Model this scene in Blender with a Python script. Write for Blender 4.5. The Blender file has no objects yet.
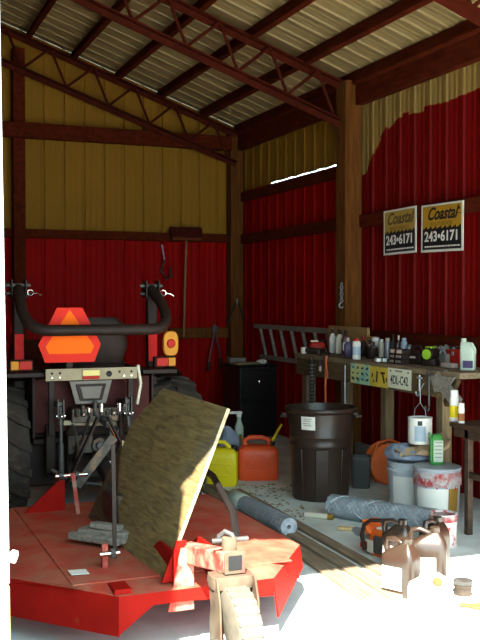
import bpy, bmesh, math, random
from mathutils import Vector, Matrix, Euler
random.seed(7)
R = math.radians
SC = bpy.context.scene
COL = SC.collection

# ------------------------------------------------------------------ camera
F_PX, PITCH, YAW, EYE = 954.0, R(1.32), R(22.0), 1.5
FWD0 = Vector((math.sin(YAW), math.cos(YAW), 0)); RIGHT = Vector((math.cos(YAW), -math.sin(YAW), 0))
FWD = FWD0 * math.cos(PITCH) + Vector((0, 0, -math.sin(PITCH)))
UP = FWD0 * math.sin(PITCH) + Vector((0, 0, math.cos(PITCH)))
cd = bpy.data.cameras.new('camera'); cam = bpy.data.objects.new('camera', cd); COL.objects.link(cam)
cd.sensor_fit = 'VERTICAL'; cd.sensor_height = 24; cd.lens = F_PX / 640 * 24; cd.clip_start = .05
cam.location = (0, 0, EYE)
cam.rotation_euler = Matrix((RIGHT, UP, -FWD)).transposed().to_euler()
SC.camera = cam
EYEV = Vector((0, 0, EYE))
def ray(px, py): return FWD + RIGHT * ((px - 240) / F_PX) + UP * ((320 - py) / F_PX)
def atz(px, py, z=0.0):
    d = ray(px, py); return EYEV + d * ((z - EYE) / d.z)
def atx(px, py, x):
    d = ray(px, py); return EYEV + d * (x / d.x)
def aty(px, py, y):
    d = ray(px, py); return EYEV + d * (y / d.y)
def atplane(px, py, o, n):
    d = ray(px, py); return EYEV + d * ((o - EYEV).dot(n) / d.dot(n))
def mpp(p): return (Vector(p) - EYEV).dot(FWD) / F_PX      # metres per pixel at a point

# ------------------------------------------------------------------ materials
def mat(name, c, rough=.6, metal=0, var=.18, scale=6, bump=0, c2=None, lo=.42, hi=.62, scale2=4, stretch=None, trans=0, spec=.28):
    m = bpy.data.materials.new(name); m.use_nodes = True
    nt = m.node_tree; N = nt.nodes; L = nt.links; b = N['Principled BSDF']
    b.inputs['Roughness'].default_value = rough; b.inputs['Metallic'].default_value = metal
    b.inputs['Specular IOR Level'].default_value = spec
    if trans: b.inputs['Transmission Weight'].default_value = trans
    tc = N.new('ShaderNodeTexCoord'); mp = N.new('ShaderNodeMapping'); L.new(tc.outputs['Object'], mp.inputs['Vector'])
    if stretch: mp.inputs['Scale'].default_value = stretch
    nz = N.new('ShaderNodeTexNoise'); nz.inputs['Scale'].default_value = scale; nz.inputs['Detail'].default_value = 6
    L.new(mp.outputs['Vector'], nz.inputs['Vector'])
    rp = N.new('ShaderNodeValToRGB'); L.new(nz.outputs['Fac'], rp.inputs['Fac'])
    rp.color_ramp.elements[0].position = .3; rp.color_ramp.elements[1].position = .7
    rp.color_ramp.elements[0].color = (*[max(0, x * (1 - var)) for x in c], 1)
    rp.color_ramp.elements[1].color = (*[min(1, x * (1 + var)) for x in c], 1)
    out = rp.outputs['Color']
    if c2:
        n2 = N.new('ShaderNodeTexNoise'); n2.inputs['Scale'].default_value = scale2; n2.inputs['Detail'].default_value = 8
        n2.inputs['Roughness'].default_value = .65
        L.new(tc.outputs['Object'], n2.inputs['Vector'])
        r2 = N.new('ShaderNodeValToRGB'); r2.color_ramp.elements[0].position = lo; r2.color_ramp.elements[1].position = hi
        L.new(n2.outputs['Fac'], r2.inputs['Fac'])
        mx = N.new('ShaderNodeMix'); mx.data_type = 'RGBA'
        L.new(r2.outputs['Color'], mx.inputs['Factor']); L.new(out, mx.inputs['A']); mx.inputs['B'].default_value = (*c2, 1)
        out = mx.outputs['Result']
    L.new(out, b.inputs['Base Color'])
    if bump:
        bp = N.new('ShaderNodeBump'); bp.inputs['Strength'].default_value = bump; bp.inputs['Distance'].default_value = .01
        L.new(nz.outputs['Fac'], bp.inputs['Height']); L.new(bp.outputs['Normal'], b.inputs['Normal'])
    return m
M = {}
def dm(k, *a, **kw): M[k] = mat(k, *a, **kw)
dm('concrete', (.65, .71, .68), .85, var=.2, scale=3, c2=(.48, .48, .43), lo=.5, hi=.75, scale2=2.2, bump=.15)
dm('gravel', (.50, .48, .43), .95, var=.25, scale=30, bump=.4)
dm('tan_steel', (.275, .137, .016), .6, var=.06, scale=2, spec=.06)
dm('red_steel', (.30, .0025, .0015), .6, var=.1, scale=2, spec=.06)
dm('roof_steel', (.34, .25, .11), .45, var=.12, scale=1.5, metal=.0)
dm('dark_timber', (.080, .012, .0035), .85, spec=.06, var=.35, scale=5, stretch=(4, 1, 4), bump=.2)
dm('post_timber', (.125, .044, .010), .85, spec=.06, var=.35, scale=7, stretch=(5, 5, .5), bump=.25)
dm('primer_steel', (.06, .008, .003), .7, spec=.08, var=.25, scale=9)
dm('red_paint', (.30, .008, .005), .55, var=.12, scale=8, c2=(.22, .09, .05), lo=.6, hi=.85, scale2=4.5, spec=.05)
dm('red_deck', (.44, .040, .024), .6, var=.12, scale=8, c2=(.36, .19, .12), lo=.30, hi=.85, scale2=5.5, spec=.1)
dm('red_dirty', (.42, .05, .035), .6, var=.2, scale=10, c2=(.30, .25, .18), lo=.42, hi=.6, scale2=12)
dm('tractor_dark', (.021, .010, .007), .6, var=.2, scale=12)
dm('tractor_red', (.055, .010, .007), .6, var=.1, spec=.15)
dm('iron', (.085, .08, .075), .5, metal=.4, var=.3, scale=20)
dm('greasy_iron', (.06, .048, .038), .45, metal=.3, var=.4, scale=18, c2=(.18, .10, .05), lo=.55, hi=.7, scale2=12)
dm('chrome', (.75, .74, .7), .2, metal=1, var=.05)
dm('galvanised', (.36, .39, .42), .45, metal=.5, var=.15, scale=20)
dm('wire_core', (.36, .40, .44), .8, var=.3, scale=25)
dm('rubber', (.040, .030, .024), .85, var=.25, scale=14, c2=(.11, .08, .055), lo=.55, hi=.75, scale2=9)
dm('dusty_rubber', (.125, .11, .082), .9, var=.2, scale=20)
dm('black_plastic', (.014, .012, .012), .38, var=.15)
dm('black_metal', (.012, .010, .010), .4, var=.1)
dm('can_plastic', (.034, .019, .013), .36, var=.2, scale=4, spec=.4)
dm('grey_plastic', (.07, .068, .064), .5, var=.15)
dm('red_plastic', (.80, .095, .025), .42, var=.08)
dm('yellow_plastic', (.68, .53, .01), .42, var=.08)
dm('white_plastic', (.72, .71, .66), .45, var=.05)
dm('milky_plastic', (.85, .85, .76), .35, var=.04, trans=.25)
dm('jug_grey', (.033, .020, .013), .28, var=.15, scale=9, spec=.7)
dm('orange_plastic', (.62, .115, .02), .4, var=.1)
dm('smv_orange', (1.0, .15, .008), .6, var=.03, spec=.08)
dm('smv_red', (.72, .022, .008), .5, var=.05, spec=.12)
dm('reflector_red', (.70, .012, .01), .5, var=.05, spec=.15)
dm('lens_red', (.42, .02, .012), .5, var=.05, spec=.15)
dm('amber', (.55, .22, .02), .5, var=.08, spec=.15)
dm('beige_steel', (.33, .27, .165), .5, var=.15, scale=10, c2=(.12, .08, .04), lo=.55, hi=.7, scale2=10)
dm('label_yellow', (.75, .62, .22), .5, var=.1)
dm('white_paint', (.78, .77, .72), .55, var=.06, c2=(.40, .33, .24), lo=.64, hi=.74, scale2=9)
dm('raw_wood', (.55, .37, .17), .75, var=.3, scale=8, stretch=(6, 6, .6), bump=.2)
dm('plank_wood', (.22, .165, .11), .85, var=.35, scale=9, stretch=(8, .6, 8), bump=.3)
dm('grey_wood', (.24, .215, .18), .9, var=.35, scale=9, stretch=(1, 6, 6), bump=.4)
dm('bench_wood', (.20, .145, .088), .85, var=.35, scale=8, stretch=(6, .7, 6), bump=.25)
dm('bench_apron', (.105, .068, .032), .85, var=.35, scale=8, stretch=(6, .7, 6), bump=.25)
dm('stud_wood', (.24, .17, .09), .85, var=.3, scale=8, stretch=(8, 8, .6))
dm('board_wood', (.38, .22, .085), .75, var=.25, scale=8, stretch=(6, .6, 6))
dm('paper', (.72, .70, .63), .8, var=.06)
dm('ink_black', (.012, .011, .012), .6, var=0)
dm('sign_yellow', (.46, .25, .02), .5, var=.05)
dm('sign_yellow_faded', (.40, .26, .05), .55, var=.08)
dm('ink_faded', (.11, .075, .03), .6, var=.1)
dm('sign_olive', (.24, .14, .02), .6, var=0)
dm('sign_navy', (.016, .014, .022), .5, var=.1)
dm('white_ink', (.78, .76, .72), .6, var=.04)
dm('plate_green', (.62, .66, .30), .5, var=.12, c2=(.20, .55, .50), lo=.48, hi=.6, scale2=5)
dm('plate_yellow', (.62, .47, .06), .5, var=.15)
dm('plate_white', (.74, .76, .60), .5, var=.08)
dm('ink_green', (.03, .05, .05), .6, var=0)
dm('bucket_grey', (.40, .43, .47), .5, var=.1)
dm('bucket_paint', (.42, .45, .49), .5, var=.06)
dm('fork_dusty', (.11, .08, .052), .8, var=.35, scale=12, c2=(.15, .04, .03), lo=.55, hi=.72, scale2=10)
dm('paint_drip', (.62, .58, .56), .5, var=.05, c2=(.45, .05, .05), lo=.56, hi=.64, scale2=17)
dm('paint_smear', (.42, .40, .40), .5, var=.05, c2=(.33, .04, .04), lo=.42, hi=.58, scale2=13)
dm('blue_rag', (.24, .28, .36), .9, var=.25, scale=12, bump=.4)
dm('kraft', (.44, .31, .18), .8, var=.2, scale=9)
dm('green_plastic', (.05, .25, .05), .4, var=.1)
dm('mint', (.42, .50, .42), .45, var=.1)
dm('lime', (.28, .50, .03), .45, var=.1)
dm('blue_can', (.35, .43, .52), .35, var=.1)
dm('purple', (.075, .055, .13), .35, var=.15)
dm('maroon', (.10, .02, .025), .35, var=.15)
dm('brown_glass', (.06, .03, .018), .25, var=.15)
dm('cream', (.60, .55, .43), .5, var=.1)
dm('pink_cream', (.62, .52, .46), .6, var=.1)
dm('grey_card', (.21, .19, .165), .8, var=.15)
dm('orange_cord', (.50, .10, .03), .6, var=.05)
dm('broom_bristle', (.05, .008, .006), .95, spec=.05, var=.4, scale=40, bump=.5)
dm('broom_wood', (.13, .03, .01), .8, spec=.05, var=.2)
dm('handle_wood', (.30, .15, .06), .7, var=.2)
dm('leaf', (.27, .19, .10), .9, var=.4, scale=20)
dm('glass_jar', (.55, .56, .52), .15, var=.2, scale=16)
dm('rust', (.05, .036, .026), .8, var=.4, scale=14)
dm('rust_orange', (.30, .10, .03), .7, var=.3, scale=14)
dm('table_brown', (.055, .032, .02), .5, var=.3, scale=6, stretch=(1, 6, 6))

# plywood: weathered olive-grey veneer with grain
def plywood(name, c, dark):
    m = bpy.data.materials.new(name); m.use_nodes = True
    nt = m.node_tree; N = nt.nodes; L = nt.links; b = N['Principled BSDF']; b.inputs['Roughness'].default_value = .85
    tc = N.new('ShaderNodeTexCoord'); mp = N.new('ShaderNodeMapping'); mp.inputs['Scale'].default_value = (1.5, 1.1, 9)
    mp.inputs['Rotation'].default_value = (.25, 0, 0)
    L.new(tc.outputs['Object'], mp.inputs['Vector'])
    wv = N.new('ShaderNodeTexNoise'); wv.inputs['Scale'].default_value = 6; wv.inputs['Detail'].default_value = 7; wv.inputs['Distortion'].default_value = 1.2
    L.new(mp.outputs['Vector'], wv.inputs['Vector'])
    rp = N.new('ShaderNodeValToRGB'); e = rp.color_ramp.elements
    e[0].position = .33; e[0].color = (*dark, 1); e[1].position = .68; e[1].color = (*c, 1)
    L.new(wv.outputs['Fac'], rp.inputs['Fac'])
    n2 = N.new('ShaderNodeTexNoise'); n2.inputs['Scale'].default_value = 2.5; n2.inputs['Detail'].default_value = 5
    L.new(tc.outputs['Object'], n2.inputs['Vector'])
    r2 = N.new('ShaderNodeValToRGB'); r2.color_ramp.elements[0].position = .52; r2.color_ramp.elements[1].position = .8
    L.new(n2.outputs['Fac'], r2.inputs['Fac'])
    mx = N.new('ShaderNodeMix'); mx.data_type = 'RGBA'; L.new(r2.outputs['Color'], mx.inputs['Factor'])
    L.new(rp.outputs['Color'], mx.inputs['A']); mx.inputs['B'].default_value = (.15, .14, .12, 1)
    L.new(mx.outputs['Result'], b.inputs['Base Color'])
    bp = N.new('ShaderNodeBump'); bp.inputs['Strength'].default_value = .25; bp.inputs['Distance'].default_value = .005
    L.new(wv.outputs['Fac'], bp.inputs['Height']); L.new(bp.outputs['Normal'], b.inputs['Normal'])
    M[name] = m
plywood('plywood', (.30, .22, .08), (.14, .092, .032))
plywood('plywood_dark', (.15, .095, .045), (.06, .035, .02))
plywood('plywood_edge', (.5, .4, .24), (.3, .22, .12))

# wall sheet of the near bay: tan steel over-painted red up to a ragged brush line
def painted_wall():
    m = bpy.data.materials.new('brushed_red_over_tan'); m.use_nodes = True
    nt = m.node_tree; N = nt.nodes; L = nt.links; b = N['Principled BSDF']; b.inputs['Roughness'].default_value = .6; b.inputs['Specular IOR Level'].default_value = .1
    tc = N.new('ShaderNodeTexCoord'); sp = N.new('ShaderNodeSeparateXYZ'); L.new(tc.outputs['Object'], sp.inputs[0])
    cv = N.new('ShaderNodeMapRange'); cv.inputs['From Min'].default_value = 6.95; cv.inputs['From Max'].default_value = 7.62
    cv.inputs['To Min'].default_value = 0; cv.inputs['To Max'].default_value = 1; L.new(sp.outputs['Y'], cv.inputs['Value'])
    pw = N.new('ShaderNodeMath'); pw.operation = 'POWER'; L.new(cv.outputs[0], pw.inputs[0]); pw.inputs[1].default_value = 2.2
    ml = N.new('ShaderNodeMath'); ml.operation = 'MULTIPLY'; L.new(pw.outputs[0], ml.inputs[0]); ml.inputs[1].default_value = .42
    sn = N.new('ShaderNodeMath'); sn.operation = 'SNAP'; L.new(sp.outputs['Y'], sn.inputs[0]); sn.inputs[1].default_value = .115
    nz = N.new('ShaderNodeTexNoise'); nz.noise_dimensions = '1D'; nz.inputs['Scale'].default_value = 5; L.new(sn.outputs[0], nz.inputs['W'])
    nm = N.new('ShaderNodeMath'); nm.operation = 'MULTIPLY_ADD'; L.new(nz.outputs['Fac'], nm.inputs[0]); nm.inputs[1].default_value = .12; nm.inputs[2].default_value = 2.985
    sb = N.new('ShaderNodeMath'); sb.operation = 'SUBTRACT'; L.new(nm.outputs[0], sb.inputs[0]); L.new(ml.outputs[0], sb.inputs[1])
    gt = N.new('ShaderNodeMath'); gt.operation = 'GREATER_THAN'; L.new(sp.outputs['Z'], gt.inputs[0]); L.new(sb.outputs[0], gt.inputs[1])
    mx = N.new('ShaderNodeMix'); mx.data_type = 'RGBA'; L.new(gt.outputs[0], mx.inputs['Factor'])
    mx.inputs['A'].default_value = (.165, .0025, .002, 1); mx.inputs['B'].default_value = (.30, .19, .055, 1)
    L.new(mx.outputs['Result'], b.inputs['Base Color'])
    M['painted_wall'] = m
painted_wall()

# ------------------------------------------------------------------ mesh builder
class MB:
    def __init__(s): s.bm = bmesh.new(); s.names = []
    def mi(s, m):
        if m not in s.names: s.names.append(m)
        return s.names.index(m)
    def add(s, vs, fs, m, X=None):
        i = s.mi(m); bv = [s.bm.verts.new(X @ Vector(v) if X else Vector(v)) for v in vs]
        for f in fs:
            try: fc = s.bm.faces.new([bv[k] for k in f])
            except ValueError: continue
            fc.material_index = i; fc.smooth = True
        return s
    def box(s, c, d, m, rot=None, X=None):
        hx, hy, hz = d[0] / 2, d[1] / 2, d[2] / 2
        vs = [Vector((x, y, z)) for x in (-hx, hx) for y in (-hy, hy) for z in (-hz, hz)]
        if rot: e = Euler(rot).to_matrix(); vs = [e @ v for v in vs]
        vs = [v + Vector(c) for v in vs]
        return s.add(vs, [(0, 1, 3, 2), (4, 6, 7, 5), (0, 4, 5, 1), (2, 3, 7, 6), (0, 2, 6, 4), (1, 5, 7, 3)], m, X)
    def span(s, a, b, m): # axis-aligned box from two corners
        a, b = Vector(a), Vector(b); return s.box((a + b) / 2, [abs(q) for q in (b - a)], m)
    def bar(s, p, q, w, h, m, up=(0, 0, 1)): # rectangular bar between points
        p, q = Vector(p), Vector(q); d = (q - p); ln = d.length; d.normalize(); u = Vector(up)
        if abs(d.dot(u)) > .99: u = Vector((0, 1, 0))
        sd = d.cross(u).normalized(); u = sd.cross(d)
        X = Matrix((( *[d[0], sd[0], u[0]], p[0]), (*[d[1], sd[1], u[1]], p[1]), (*[d[2], sd[2], u[2]], p[2]), (0, 0, 0, 1)))
        return s.box((ln / 2, 0, 0), (ln, w, h), m, X=X)
    def tube(s, pts, r, m, n=10, closed=False):
        pts = [Vector(p) for p in pts]; k = len(pts); rs = r if isinstance(r, (list, tuple)) else [r] * k
        i = s.mi(m); rings = []; t0 = None; nrm = None
        for a in range(k):
            if closed: t = (pts[(a + 1) % k] - pts[a - 1]).normalized()
            else: t = (pts[min(a + 1, k - 1)] - pts[max(a - 1, 0)]).normalized()
            if nrm is None:
                nrm = t.orthogonal().normalized()
            else:
                nrm = (t0.rotation_difference(t) @ nrm); nrm = (nrm - t * nrm.dot(t)).normalized()
            bn = t.cross(nrm); t0 = t
            rings.append([s.bm.verts.new(pts[a] + (nrm * math.cos(2 * math.pi * j / n) + bn * math.sin(2 * math.pi * j / n)) * rs[a]) for j in range(n)])
        for a in range(k if closed else k - 1):
            A, B = rings[a], rings[(a + 1) % k]
            for j in range(n):
                f = s.bm.faces.new([A[j], A[(j + 1) % n], B[(j + 1) % n], B[j]]); f.smooth = True; f.material_index = i
        if not closed:
            for rg, rev in ((rings[0], True), (rings[-1], False)):
                f = s.bm.faces.new(list(reversed(rg)) if rev else rg); f.material_index = i; f.smooth = True
        return s
    def cyl(s, p, q, r, m, n=20, r2=None): return s.tube([p, q], [r, r if r2 is None else r2], m, n)
    def lathe(s, prof, m, n=32, X=None, c=(0, 0, 0), ms=None):
        c = Vector(c); rings = []
        for (r, z) in prof:
            rr = max(r, 1e-4)
            rings.append([s.bm.verts.new((X @ (Vector((rr * math.cos(2 * math.pi * j / n), rr * math.sin(2 * math.pi * j / n), z)) + c)) if X else Vector((rr * math.cos(2 * math.pi * j / n), rr * math.sin(2 * math.pi * j / n), z)) + c) for j in range(n)])
        for a in range(len(rings) - 1):
            i = s.mi(ms[a] if ms else m)
            for j in range(n):
                f = s.bm.faces.new([rings[a][j], rings[a][(j + 1) % n], rings[a + 1][(j + 1) % n], rings[a + 1][j]]); f.smooth = True; f.material_index = i
        for rg, rev, k in ((rings[0], True, 0), (rings[-1], False, -1)):
            if prof[k][0] > 1e-3:
                f = s.bm.faces.new(list(reversed(rg)) if rev else rg); f.smooth = True; f.material_index = s.mi(ms[k] if ms else m)
        return s
    def loft(s, secs, m, n=28, pw=5, X=None): # secs: (z, half_x, half_y[, cx, cy]) superellipse sections
        rings = []; i = s.mi(m)
        for q in secs:
            z, hx, hy = q[:3]; cx, cy = (q[3], q[4]) if len(q) > 3 else (0, 0); rg = []
            for j in range(n):
                a = 2 * math.pi * (j + .5) / n; ca, sa = math.cos(a), math.sin(a)
                v = Vector((cx + hx * math.copysign(abs(ca) ** (2 / pw), ca), cy + hy * math.copysign(abs(sa) ** (2 / pw), sa), z))
                rg.append(s.bm.verts.new(X @ v if X else v))
            rings.append(rg)
        for a in range(len(rings) - 1):
            for j in range(n):
                f = s.bm.faces.new([rings[a][j], rings[a][(j + 1) % n], rings[a + 1][(j + 1) % n], rings[a + 1][j]]); f.smooth = True; f.material_index = i
        for rg in (list(reversed(rings[0])), rings[-1]):
            f = s.bm.faces.new(rg); f.material_index = i; f.smooth = True
        return s
    def prism(s, poly, off, m, m_side=None): # 3-D polygon extruded by the vector off
        off = Vector(off); n = len(poly); a = [s.bm.verts.new(Vector(p)) for p in poly]; b = [s.bm.verts.new(Vector(p) + off) for p in poly]
        i = s.mi(m); k = s.mi(m_side or m)
        for f_, mi_ in ((a, i), (list(reversed(b)), i)):
            f = s.bm.faces.new(f_); f.material_index = mi_
        for j in range(n):
            f = s.bm.faces.new([a[(j + 1) % n], a[j], b[j], b[(j + 1) % n]]); f.material_index = k
        return s
    def sphere(s, c, r, m, sx=1, sy=1, sz=1, n=14, X=None):
        prof = [(r * math.sin(math.pi * k / n), -r * math.cos(math.pi * k / n)) for k in range(n + 1)]
        X0 = Matrix.Translation(Vector(c)) @ Matrix.Diagonal((sx, sy, sz, 1))
        return s.lathe(prof, m, n + 4, X @ X0 if X else X0)
    def jitter(s, a, seed=1):
        rd = random.Random(seed)
        for v in s.bm.verts: v.co += Vector((rd.uniform(-a, a), rd.uniform(-a, a), rd.uniform(-a, a)))
        return s
    def build(s, name, parent=None, bevel=0, loc=None, rz=0, kind=None, seg=2, norm=True, sub=0):
        if norm: bmesh.ops.recalc_face_normals(s.bm, faces=s.bm.faces)
        me = bpy.data.meshes.new(name); s.bm.to_mesh(me); s.bm.free()
        for m in s.names: me.materials.append(M[m])
        me.set_sharp_from_angle(angle=R(38))
        o = bpy.data.objects.new(name, me); COL.objects.link(o)
        if loc is not None: o.location = loc
        if rz: o.rotation_euler = (0, 0, rz)
        if parent: o.parent = parent
        if kind: o['kind'] = kind
        if bevel:
            b = o.modifiers.new('bevel', 'BEVEL'); b.width = bevel; b.segments = seg; b.limit_method = 'ANGLE'; b.angle_limit = R(40)
        if sub:
            b = o.modifiers.new('subd', 'SUBSURF'); b.levels = sub; b.render_levels = sub
        return o
def thing(name, label, cat, loc=(0, 0, 0), rz=0, group=None):
    o = bpy.data.objects.new(name, None); COL.objects.link(o); o.location = loc; o.rotation_euler = (0, 0, rz)
    o.empty_display_size = .1; return tag(o, label, cat, group)
def tag(o, label, cat, group=None, kind=None):
    o['label'] = label; o['category'] = cat
    if group: o['group'] = group
    if kind: o['kind'] = kind
    return o
def text(name, body, size, X, m, parent=None, shear=0, sx=1, bold=0, ext=.0008, align='CENTER'):
    c = bpy.data.curves.new(name, 'FONT'); c.body = body; c.size = size; c.shear = shear; c.offset = bold; c.extrude = ext
    c.align_x = align; c.align_y = 'CENTER'; c.resolution_u = 4
    t = bpy.data.objects.new(name + '_src', c); COL.objects.link(t)
    dg = bpy.context.evaluated_depsgraph_get(); me = bpy.data.meshes.new_from_object(t.evaluated_get(dg))
    bpy.data.objects.remove(t); bpy.data.curves.remove(c)
    me.transform(X @ Matrix.Diagonal((sx, 1, 1, 1))); me.materials.clear(); me.materials.append(M[m])
    o = bpy.data.objects.new(name, me); COL.objects.link(o); o.parent = parent; return o
def on_right(y, z, x): # text frame lying on a surface that faces -X
    return Matrix(((0, 0, -1, x), (-1, 0, 0, y), (0, 1, 0, z), (0, 0, 0, 1)))
def arc(c, r, a0, a1, n, ax='xz'):
    out = []
    for k in range(n + 1):
        a = R(a0 + (a1 - a0) * k / n); u, v = r * math.cos(a), r * math.sin(a)
        c_ = Vector(c); out.append(c_ + (Vector((u, 0, v)) if ax == 'xz' else Vector((u, v, 0)) if ax == 'xy' else Vector((0, u, v))))
    return out

# ------------------------------------------------------------------ shell
XR, YB, YF, XL, XRIDGE = 4.31, 10.66, 2.2, -4.7, -.2
EAVE, SLOPE = 3.52, .352
def roof_z(x): return EAVE + SLOPE * (XR - max(x, 2 * XRIDGE - x)) if x >= XRIDGE else EAVE + SLOPE * (XR - (2 * XRIDGE - x))
o = MB().span((XL, 2.0, -.15), (XR + .05, YB + .05, 0), 'concrete').build('floor', kind='structure')
o['label'] = 'grey concrete slab floor of the shed'
o = MB().span((-14, -14, -.3), (14, 2.0, -.012), 'gravel').span((XR + .05, 2.0, -.3), (14, 14, -.012), 'gravel').build('ground', kind='structure')
PERIOD = .2286
def profile(u0, u1):
    """rib profile along a sheet: list of (u, depth) with wide flats, a deep groove per period and two shallow ones"""
    pts = []; u = u0
    while u < u1:
        for du, d in ((0, 0), (.012, .02), (.030, .02), (.042, 0), (.100, 0), (.107, .003), (.119, .003), (.126, 0), (.163, 0), (.170, .003), (.182, .003), (.189, 0)):
            if u + du < u1: pts.append((u + du, d))
        u += PERIOD
    pts.append((u1, 0)); return pts
def sheet(b, u0, u1, z0, z1, place, m):
    pr = profile(u0, u1); vs = []; fs = []
    for (u, d) in pr:
        vs.append(place(u, z0(u) if callable(z0) else z0, d)); vs.append(place(u, z1(u) if callable(z1) else z1, d))
    for k in range(len(pr) - 1): fs.append((2 * k, 2 * k + 2, 2 * k + 3, 2 * k + 1))
    b.add(vs, fs, m)
    return b
b = MB(); pb = lambda u, z, d: (u, YB + d, z)
sheet(b, XL, XR, 0, 2.235, pb, 'red_steel'); sheet(b, XL, XR, 2.235, lambda u: roof_z(u), pb, 'tan_steel')
o = b.build('wall_back', kind='structure', norm=False); o['label'] = 'ribbed steel back wall, red below and tan above'
b = MB(); pr_ = lambda u, z, d: (XR + d, u, z)
sheet(b, 7.72, YB, 0, 2.772, pr_, 'red_steel'); sheet(b, 7.72, YB, lambda u: 2.779 + .007 * math.sin(u * 9) ** 2 if u < 9.75 else 2.772, EAVE, pr_, 'tan_steel')
sheet(b, YF, 7.72, 0, EAVE, pr_, 'painted_wall')
o = b.build('wall_right', kind='structure', norm=False); o['label'] = 'ribbed steel right wall, red with tan along the top'
b = MB(); sheet(b, YF, YB, 0, EAVE, lambda u, z, d: (XL - d, u, z), 'red_steel'); b.build('wall_left', kind='structure', norm=False)
JX, HEAD, RX = .325, 3.0, 4.1
b = MB(); pf = lambda u, z, d: (u, YF - d, z)
sheet(b, XL, JX - .04, 0, HEAD, pf, 'red_steel'); sheet(b, XL, XR, HEAD, lambda u: roof_z(u) + .06, pf, 'red_steel'); sheet(b, RX, XR, 0, HEAD, pf, 'red_steel')
b.build('wall_front', kind='structure', norm=False)
b = MB()
sheet(b, YF - .4, YB + .2, XR + .25, XRIDGE, lambda u, x, d: (x, u, EAVE + SLOPE * (XR - x) + d), 'roof_steel')
sheet(b, YF - .4, YB + .2, XRIDGE, XL - .25, lambda u, x, d: (x, u, EAVE + SLOPE * (x - XL) + d), 'roof_steel')
o = b.build('ceiling', kind='structure', norm=False); o['label'] = 'bare ribbed steel roof sheets seen from below'

# door edge trim at the left of the opening (leans out a little)
def leaning(z0, z1, m):
    b = MB(); ln = lambda z: -.011 * (z - .6)
    vs = []
    for z in (z0, z1):
        for x, y in ((JX - .16, YF - .05), (JX, YF - .05), (JX, YF + .05), (JX - .16, YF + .05)): vs.append((x - .006 + ln(z), y, z))
    return b.add(vs, [(0, 3, 2, 1), (4, 5, 6, 7), (0, 1, 5, 4), (1, 2, 6, 5), (2, 3, 7, 6), (3, 0, 4, 7)], m)
o = leaning(.86, HEAD, 'white_paint').build('trim_1', kind='structure', bevel=.006); o['label'] = 'white painted door post at the left edge'
o = leaning(0, .86, 'raw_wood').build('trim_2', kind='structure', bevel=.006); o['label'] = 'bare wood foot of the door post'
o = MB().loft([(0, .008, .007), (.006, .0095, .009), (.020, .009, .009), (.026, .006, .006)], 'white_plastic', 16, 3, X=Matrix.Rotation(.35, 4, 'Y')).build('door_latch', loc=atx(12, 562, JX - .006) * 0 + aty(11.5, 562, YF - .06))
tag(o, 'small white latch on the white door post at the left edge', 'latch')
# ------------------------------------------------------------------ timbers and trusses (setting)
def frame_piece(b, name, label, cat, bevel=.006):
    return tag(b.build(name, kind='structure', bevel=bevel), label, cat)
frame_piece(MB().span((4.1, 7.62, 0), (4.27, 7.80, 3.46), 'post_timber'), 'timber_post', 'square brown timber post standing between the two bays of the right wall', 'post')
frame_piece(MB().span((4.12, 10.48, 0), (4.28, 10.64, 3.46), 'post_timber'), 'timber_post', 'dark timber post in the far corner behind the black cabinet', 'post')
frame_piece(MB().span((1.60, 10.48, 0), (1.73, 10.64, 4.2), 'dark_timber'), 'timber_post', 'slim dark post on the back wall rising behind the tractor', 'post')
frame_piece(MB().span((-2.2, 10.44, 3.23), (4.12, 10.52, 3.395), 'dark_timber'), 'tie_beam', 'dark level beam crossing the tan part of the back wall', 'beam')
frame_piece(MB().span((4.2, YF + .1, 3.24), (4.28, 10.48, 3.45), 'dark_timber'), 'eave_beam', 'heavy dark beam along the top of the right wall', 'beam')
frame_piece(MB().span((1.73, 10.56, 2.16), (4.12, 10.655, 2.255), 'dark_timber'), 'wall_girt', 'dark girt at the red and tan join of the back wall', 'beam')
frame_piece(MB().span((-2.2, 10.56, 2.16), (1.60, 10.655, 2.255), 'dark_timber'), 'wall_girt', 'short dark girt left of the slim post on the back wall', 'beam')
frame_piece(MB().span((3.4, 10.57, 1.03), (4.12, 10.655, 1.15), 'post_timber'), 'wall_girt', 'low brown girt on the back wall behind the hanging loppers', 'beam')
frame_piece(MB().span((4.24, 7.80, 2.14), (4.305, 10.48, 2.25), 'dark_timber'), 'wall_girt', 'middle girt of the far bay of the right wall', 'beam')
frame_piece(MB().span((4.24, 7.80, 2.64), (4.305, 10.48, 2.745), 'dark_timber'), 'wall_girt', 'upper girt of the far bay under the strip of daylight', 'beam')
frame_piece(MB().span((4.24, YF + .2, 2.14), (4.305, 7.62, 2.25), 'dark_timber'), 'wall_girt', 'girt carrying the two yellow and black signs', 'beam')
frame_piece(MB().span((4.25, 5.1, 1.10), (4.305, 7.62, 1.21), 'dark_timber'), 'wall_girt', 'low girt behind the workbench clutter', 'beam')
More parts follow.
